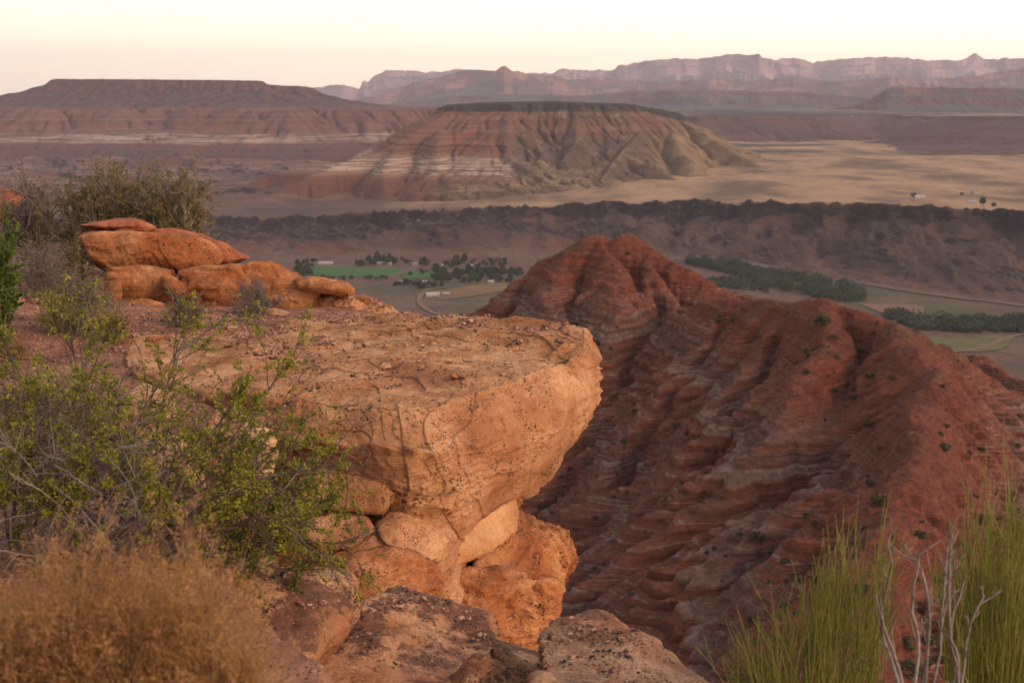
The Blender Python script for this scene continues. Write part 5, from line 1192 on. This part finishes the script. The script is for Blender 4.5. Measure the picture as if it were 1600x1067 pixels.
def m_soil(name, a, b, sc_=.02, rows=None):
    nt = NT(name, 1.0); n = nt.noise(sc_, detail=5, rough=.6); col = nt.mix(nt.step(n, .38, .62), a, b)
    if rows: col = nt.mix(nt.math('MULTIPLY', nt.step(nt.math('SINE', nt.math('MULTIPLY', nt.xyz(nt.map(rot=(0, 0, .4)))[0], rows)), -.2, .8), .35), col, b)
    return nt.fin(col)
def valley():
    rg = np.random.default_rng(221)
    green = m_soil("alfalfa", (.03, .095, .022), (.042, .11, .03), .01, .5)
    patch("field", [(490, 417), (637, 421), (606, 434), (488, 431)], green)
    patch("field", [(640, 424), (690, 422), (690, 436), (626, 435)], green)
    patch("field", [(665, 457), (790, 442), (800, 455), (690, 469)], m_soil("stubble", (.19, .105, .045), (.14, .085, .04), .02, .6))
    patch("field", [(1428, 528), (1592, 525), (1560, 548), (1470, 552)], m_soil("dry_pasture", (.09, .085, .028), (.12, .10, .035), .02))
    patch("field", [(1340, 474), (1445, 478), (1440, 492), (1370, 488)], m_soil("bare_field", (.19, .105, .07), (.15, .085, .055), .02))
    rd = m_soil("pale_dirt", (.20, .115, .08), (.16, .095, .07))
    ribbon("road", [(660, 413), (645, 420), (622, 429), (598, 436)], 9, rd)
    ribbon("road", [(700, 449), (676, 452), (661, 458), (655, 472), (668, 485), (690, 494)], 10, rd)
    ribbon("road", [(1040, 404), (1110, 407), (1180, 416), (1260, 430), (1330, 441), (1400, 452), (1500, 466), (1640, 484)], 13, m_soil("highway_gravel", (.16, .105, .088), (.13, .085, .07)))
    ribbon("road", [(1480, 552), (1530, 545), (1570, 530), (1600, 522)], 9, rd)
    ribbon("road", [(560, 398), (640, 402), (740, 402), (850, 404), (920, 400)], 9, rd)
    # houses: long low boxes with pitched roofs, walls and roof are parts
    wallm = m_soil("painted_wall", (.36, .32, .29), (.30, .27, .25)); roofw = m_soil("white_metal_roof", (.36, .34, .33), (.30, .28, .27)); roofg = m_soil("grey_shingle", (.26, .24, .24), (.2, .19, .19)); winm = m_soil("window_glass", (.05, .05, .06), (.04, .04, .05))
    def house(px, py, w_, d_, h_, rz, roof, label, z0=-400.):
        c = G2(px, py, z0); root = empty("farmhouse", tuple(c), rz); thing(root, label, "house")
        x, y = w_ / 2, d_ / 2; V = [(-x, -y, -1), (x, -y, -1), (x, y, -1), (-x, y, -1), (-x, -y, h_), (x, -y, h_), (x, y, h_), (-x, y, h_), (-x, 0, h_ + d_ * .22), (x, 0, h_ + d_ * .22)]
        bm = bmesh.new(); v = [bm.verts.new(q) for q in V]
        for f in ((0, 1, 5, 4), (1, 2, 6, 9, 5), (2, 3, 7, 6), (3, 0, 4, 8, 7)): bm.faces.new([v[i] for i in f])
        me = bpy.data.meshes.new("wall"); bm.to_mesh(me); bm.free(); me.materials.append(wallm); o = bpy.data.objects.new("wall", me); COL.objects.link(o); o.parent = root
        e = .7; q = d_ * .22 * (1 + e / y); V = []
        for s_ in (-1, 1):
            V += [(-x - e, s_ * (y + e), h_ + d_ * .22 - q + .15), (x + e, s_ * (y + e), h_ + d_ * .22 - q + .15), (x + e, 0, h_ + d_ * .22 + .15), (-x - e, 0, h_ + d_ * .22 + .15)]
            V += [(a, b, c_ + .25) for a, b, c_ in V[-4:]]
        F = []
        for o_ in (0, 8): F += [(o_, o_ + 1, o_ + 2, o_ + 3), (o_ + 4, o_ + 5, o_ + 6, o_ + 7), (o_, o_ + 1, o_ + 5, o_ + 4), (o_ + 1, o_ + 2, o_ + 6, o_ + 5), (o_ + 3, o_, o_ + 4, o_ + 7)]
        mesh_from("roof", V, np.array(F), roof, False, parent=root)
        for k in range(3):
            xx = (-.3 + .3 * k) * w_; mesh_from("window", [(xx - 1, -y - .06, 1.1), (xx + 1, -y - .06, 1.1), (xx + 1, -y - .06, 2.5), (xx - 1, -y - .06, 2.5)], np.array([[0, 1, 2, 3]]), winm, False, parent=root)
    for a in [(509, 413, 34, 12, 4, .05, roofw, "long white-roofed barn left of the big tree clump, above the green field"), (593, 413, 13, 9, 4, .3, roofg, "grey-roofed house half hidden in the big tree clump above the green field"), (608, 414, 11, 9, 5, -.2, roofw, "white house at the right edge of the big tree clump above the green field"),
              (650, 414, 18, 10, 4, .2, roofg, "grey-roofed house beside the start of the diagonal farm track"), (694, 417, 13, 10, 4, .1, roofw, "bright white house in the middle of the village"), (694, 425, 10, 8, 3.5, .5, roofw, "small white house just below the bright white one in the village"),
              (714, 410, 16, 10, 4, 0, roofg, "grey-roofed house at the back of the village, left of its tallest tree"), (737, 417, 22, 10, 4, .1, roofw, "wide white-roofed house right of the village's tallest tree"), (765, 416, 12, 9, 4, -.3, roofw, "white house at the right end of the village"),
              (624, 443, 11, 9, 4, .2, roofw, "lone white cottage below the green field, left of the other cottage"), (663, 443, 11, 9, 4, 0, roofw, "lone white cottage above the dirt road's bend"), (767, 442, 12, 8, 4, .2, roofw, "white house at the foot of the wood right of the village"),
              (676, 463, 26, 14, 5, .15, roofw, "pale greenhouse-like shed beside the dirt road"), (697, 461, 14, 8, 4, .1, roofw, "small pale shed on the stubble field right of the greenhouse-like shed"), (812, 428, 9, 7, 3.5, 0, roofw, "tiny white house by the red ridge's left foot")]:
        house(*a)
    for a in [(1437, 311, 26, 14, 6, 0, roofw, "white ranch house beside a tree on the grassy bench"), (1525, 303, 22, 12, 5, .2, roofg, "grey ranch house far right on the grassy bench, behind the others"), (1518, 318, 18, 10, 5, -.1, roofw, "pale cabin on the grassy bench close to its rim"), (1085, 404, 16, 9, 4, .1, roofw, "small white building by the highway behind the red ridge")]:
        house(*a, z0=-265. if a[1] < 330 else -400.)
    # trees
    tm = []
    barkm = m_soil("tree_bark", (.10, .07, .05), (.07, .05, .04)); lf = m_leaf("valley_tree_leaf", [(.022, .038, .016), (.04, .06, .024), (.07, .085, .035)], .12, .1)
    for v in range(5):
        n = 650; d = rg.normal(size=(n, 3)); d /= np.linalg.norm(d, axis=1)[:, None]; cl = rg.normal(size=(5, 3)) * np.array([2.2, 2.2, 1.5]) + np.array([0, 0, 6.2])
        C = cl[rg.integers(0, 5, n)] + d * rg.uniform(.6, 1, n)[:, None] * np.array([3.2, 3.2, 2.6])
        V, F = leaves(C, rg.normal(size=C.shape), 1.5, 1.2, rg); cr = mesh_from("crown", V, F, lf, False, link=False).data
        tp = tubes(np.array([[(0, 0, -1), (.1, 0, 2), (.3, .1, 4), (.2, .2, 6)]]), .55, .2, 6); tr = mesh_from("trunk", tp[0], tp[1], barkm, link=False).data; tm.append((cr, tr))
    def tree(p_, s, label, group, v):
        root = empty("tree", tuple(p_), rg.uniform(0, 6.28)); root.scale = (s, s, s * rg.uniform(.85, 1.15)); thing(root, label, "tree", group)
        for nm, me in zip(("crown", "trunk"), tm[v % 5]):
            o = bpy.data.objects.new(nm, me); COL.objects.link(o); o.parent = root
    B = [(575, 618, 405, 415, 26, 1.5), (552, 570, 413, 417, 8, 1.2), (655, 672, 410, 416, 6, 1.4), (628, 646, 408, 413, 6, .9), (710, 726, 407, 416, 8, 1.8), (735, 790, 408, 418, 22, 1.1), (676, 706, 412, 420, 8, 1.0), (460, 492, 408, 432, 28, 1.2),
         (680, 818, 423, 443, 120, 1.25), (495, 606, 435, 438, 24, .8), (612, 652, 444, 449, 12, 1.0), (655, 692, 445, 453, 16, 1.1), (640, 690, 424, 436, 10, .8), (1, 1, 1, 1, 0, 0)]
    labs = ["dark leafy tree in the big clump at the top of the green field", "dark tree left of the big clump by the green field", "round dark tree in the gap between the green field and the village", "small tree between the big clump and the farm track", "tall dark tree in the middle of the village", "tree among the white houses at the village's right side", "small tree beside the bright white village house", "tree in the grove left of the green field",
            "tree in the dense wood below the village", "small tree of the hedgerow under the green field", "tree around the lone white cottage below the green field", "tree in the clump above the bend of the dirt road", "tree on the green strip right of the farm track", ""]
    grp = ["big clump trees", "trees left of clump", "gap trees", "track trees", "tall village trees", "village right trees", "village house trees", "grove left of the green field", "wood below the village", "hedgerow trees", "cottage trees", "road bend trees", "strip trees", ""]
    v = 0
    for (x0, x1, y0, y1, n, s), lab, g in zip(B, labs, grp):
        for _ in range(n): tree(G2(rg.uniform(x0, x1), rg.uniform(y0, y1)), s * rg.uniform(.6, 1.15), lab, g, v); v += 1
    for px, py, s, lab in [(1427, 309, 1.5, "tree left of the white ranch house on the grassy bench"), (1503, 307, 1.0, "small lone tree between the ranch buildings on the grassy bench"), (1536, 323, 1.8, "big round tree near the grassy bench's rim"), (1552, 324, 1.1, "low tree right of the big round tree near the bench's rim")]:
        tree(G2(px, py, -265.), s, lab, None, v); v += 1
    # riverside woods: one mass each
    def wood(poly, n, s, lab):
        C = []; P_ = np.array(poly, float)
        while len(C) < n:
            px = rg.uniform(P_[:, 0].min(), P_[:, 0].max()); y0 = np.interp(px, P_[:, 0], P_[:, 1]); y1 = np.interp(px, P_[:, 0], P_[:, 2]); py = rg.uniform(y0, y1); C.append(G2(px, py))
        C = np.array(C); rr = rg.uniform(.6, 1.4, n) * s; m = 110; d = rg.normal(size=(n, m, 3)); d /= np.linalg.norm(d, axis=2)[..., None]
        q = C[:, None] + np.array([0, 0, 1.]) * rr[:, None, None] * .8 + d * rr[:, None, None] * np.array([1.1, 1.1, .8]); q = q.reshape(-1, 3)
        V, F = leaves(q, rg.normal(size=q.shape), 3.0, 2.4, rg); struct(mesh_from("riverside_wood", V, F, lfw, False), "stuff")
    lfw = m_leaf("riverside_leaf", [(.018, .035, .014), (.04, .06, .025), (.085, .10, .045)], .02, .1)
    wood([(1075, 407, 412), (1130, 411, 425), (1200, 424, 450), (1280, 437, 468), (1330, 446, 474), (1348, 458, 470)], 420, 8, "")
    wood([(1385, 488, 498), (1430, 494, 516), (1500, 500, 520), (1600, 498, 520), (1660, 495, 520)], 260, 7, "")
    wood([(1100, 440, 446), (1145, 437, 452), (1200, 440, 458)], 60, 7, "")
valley()
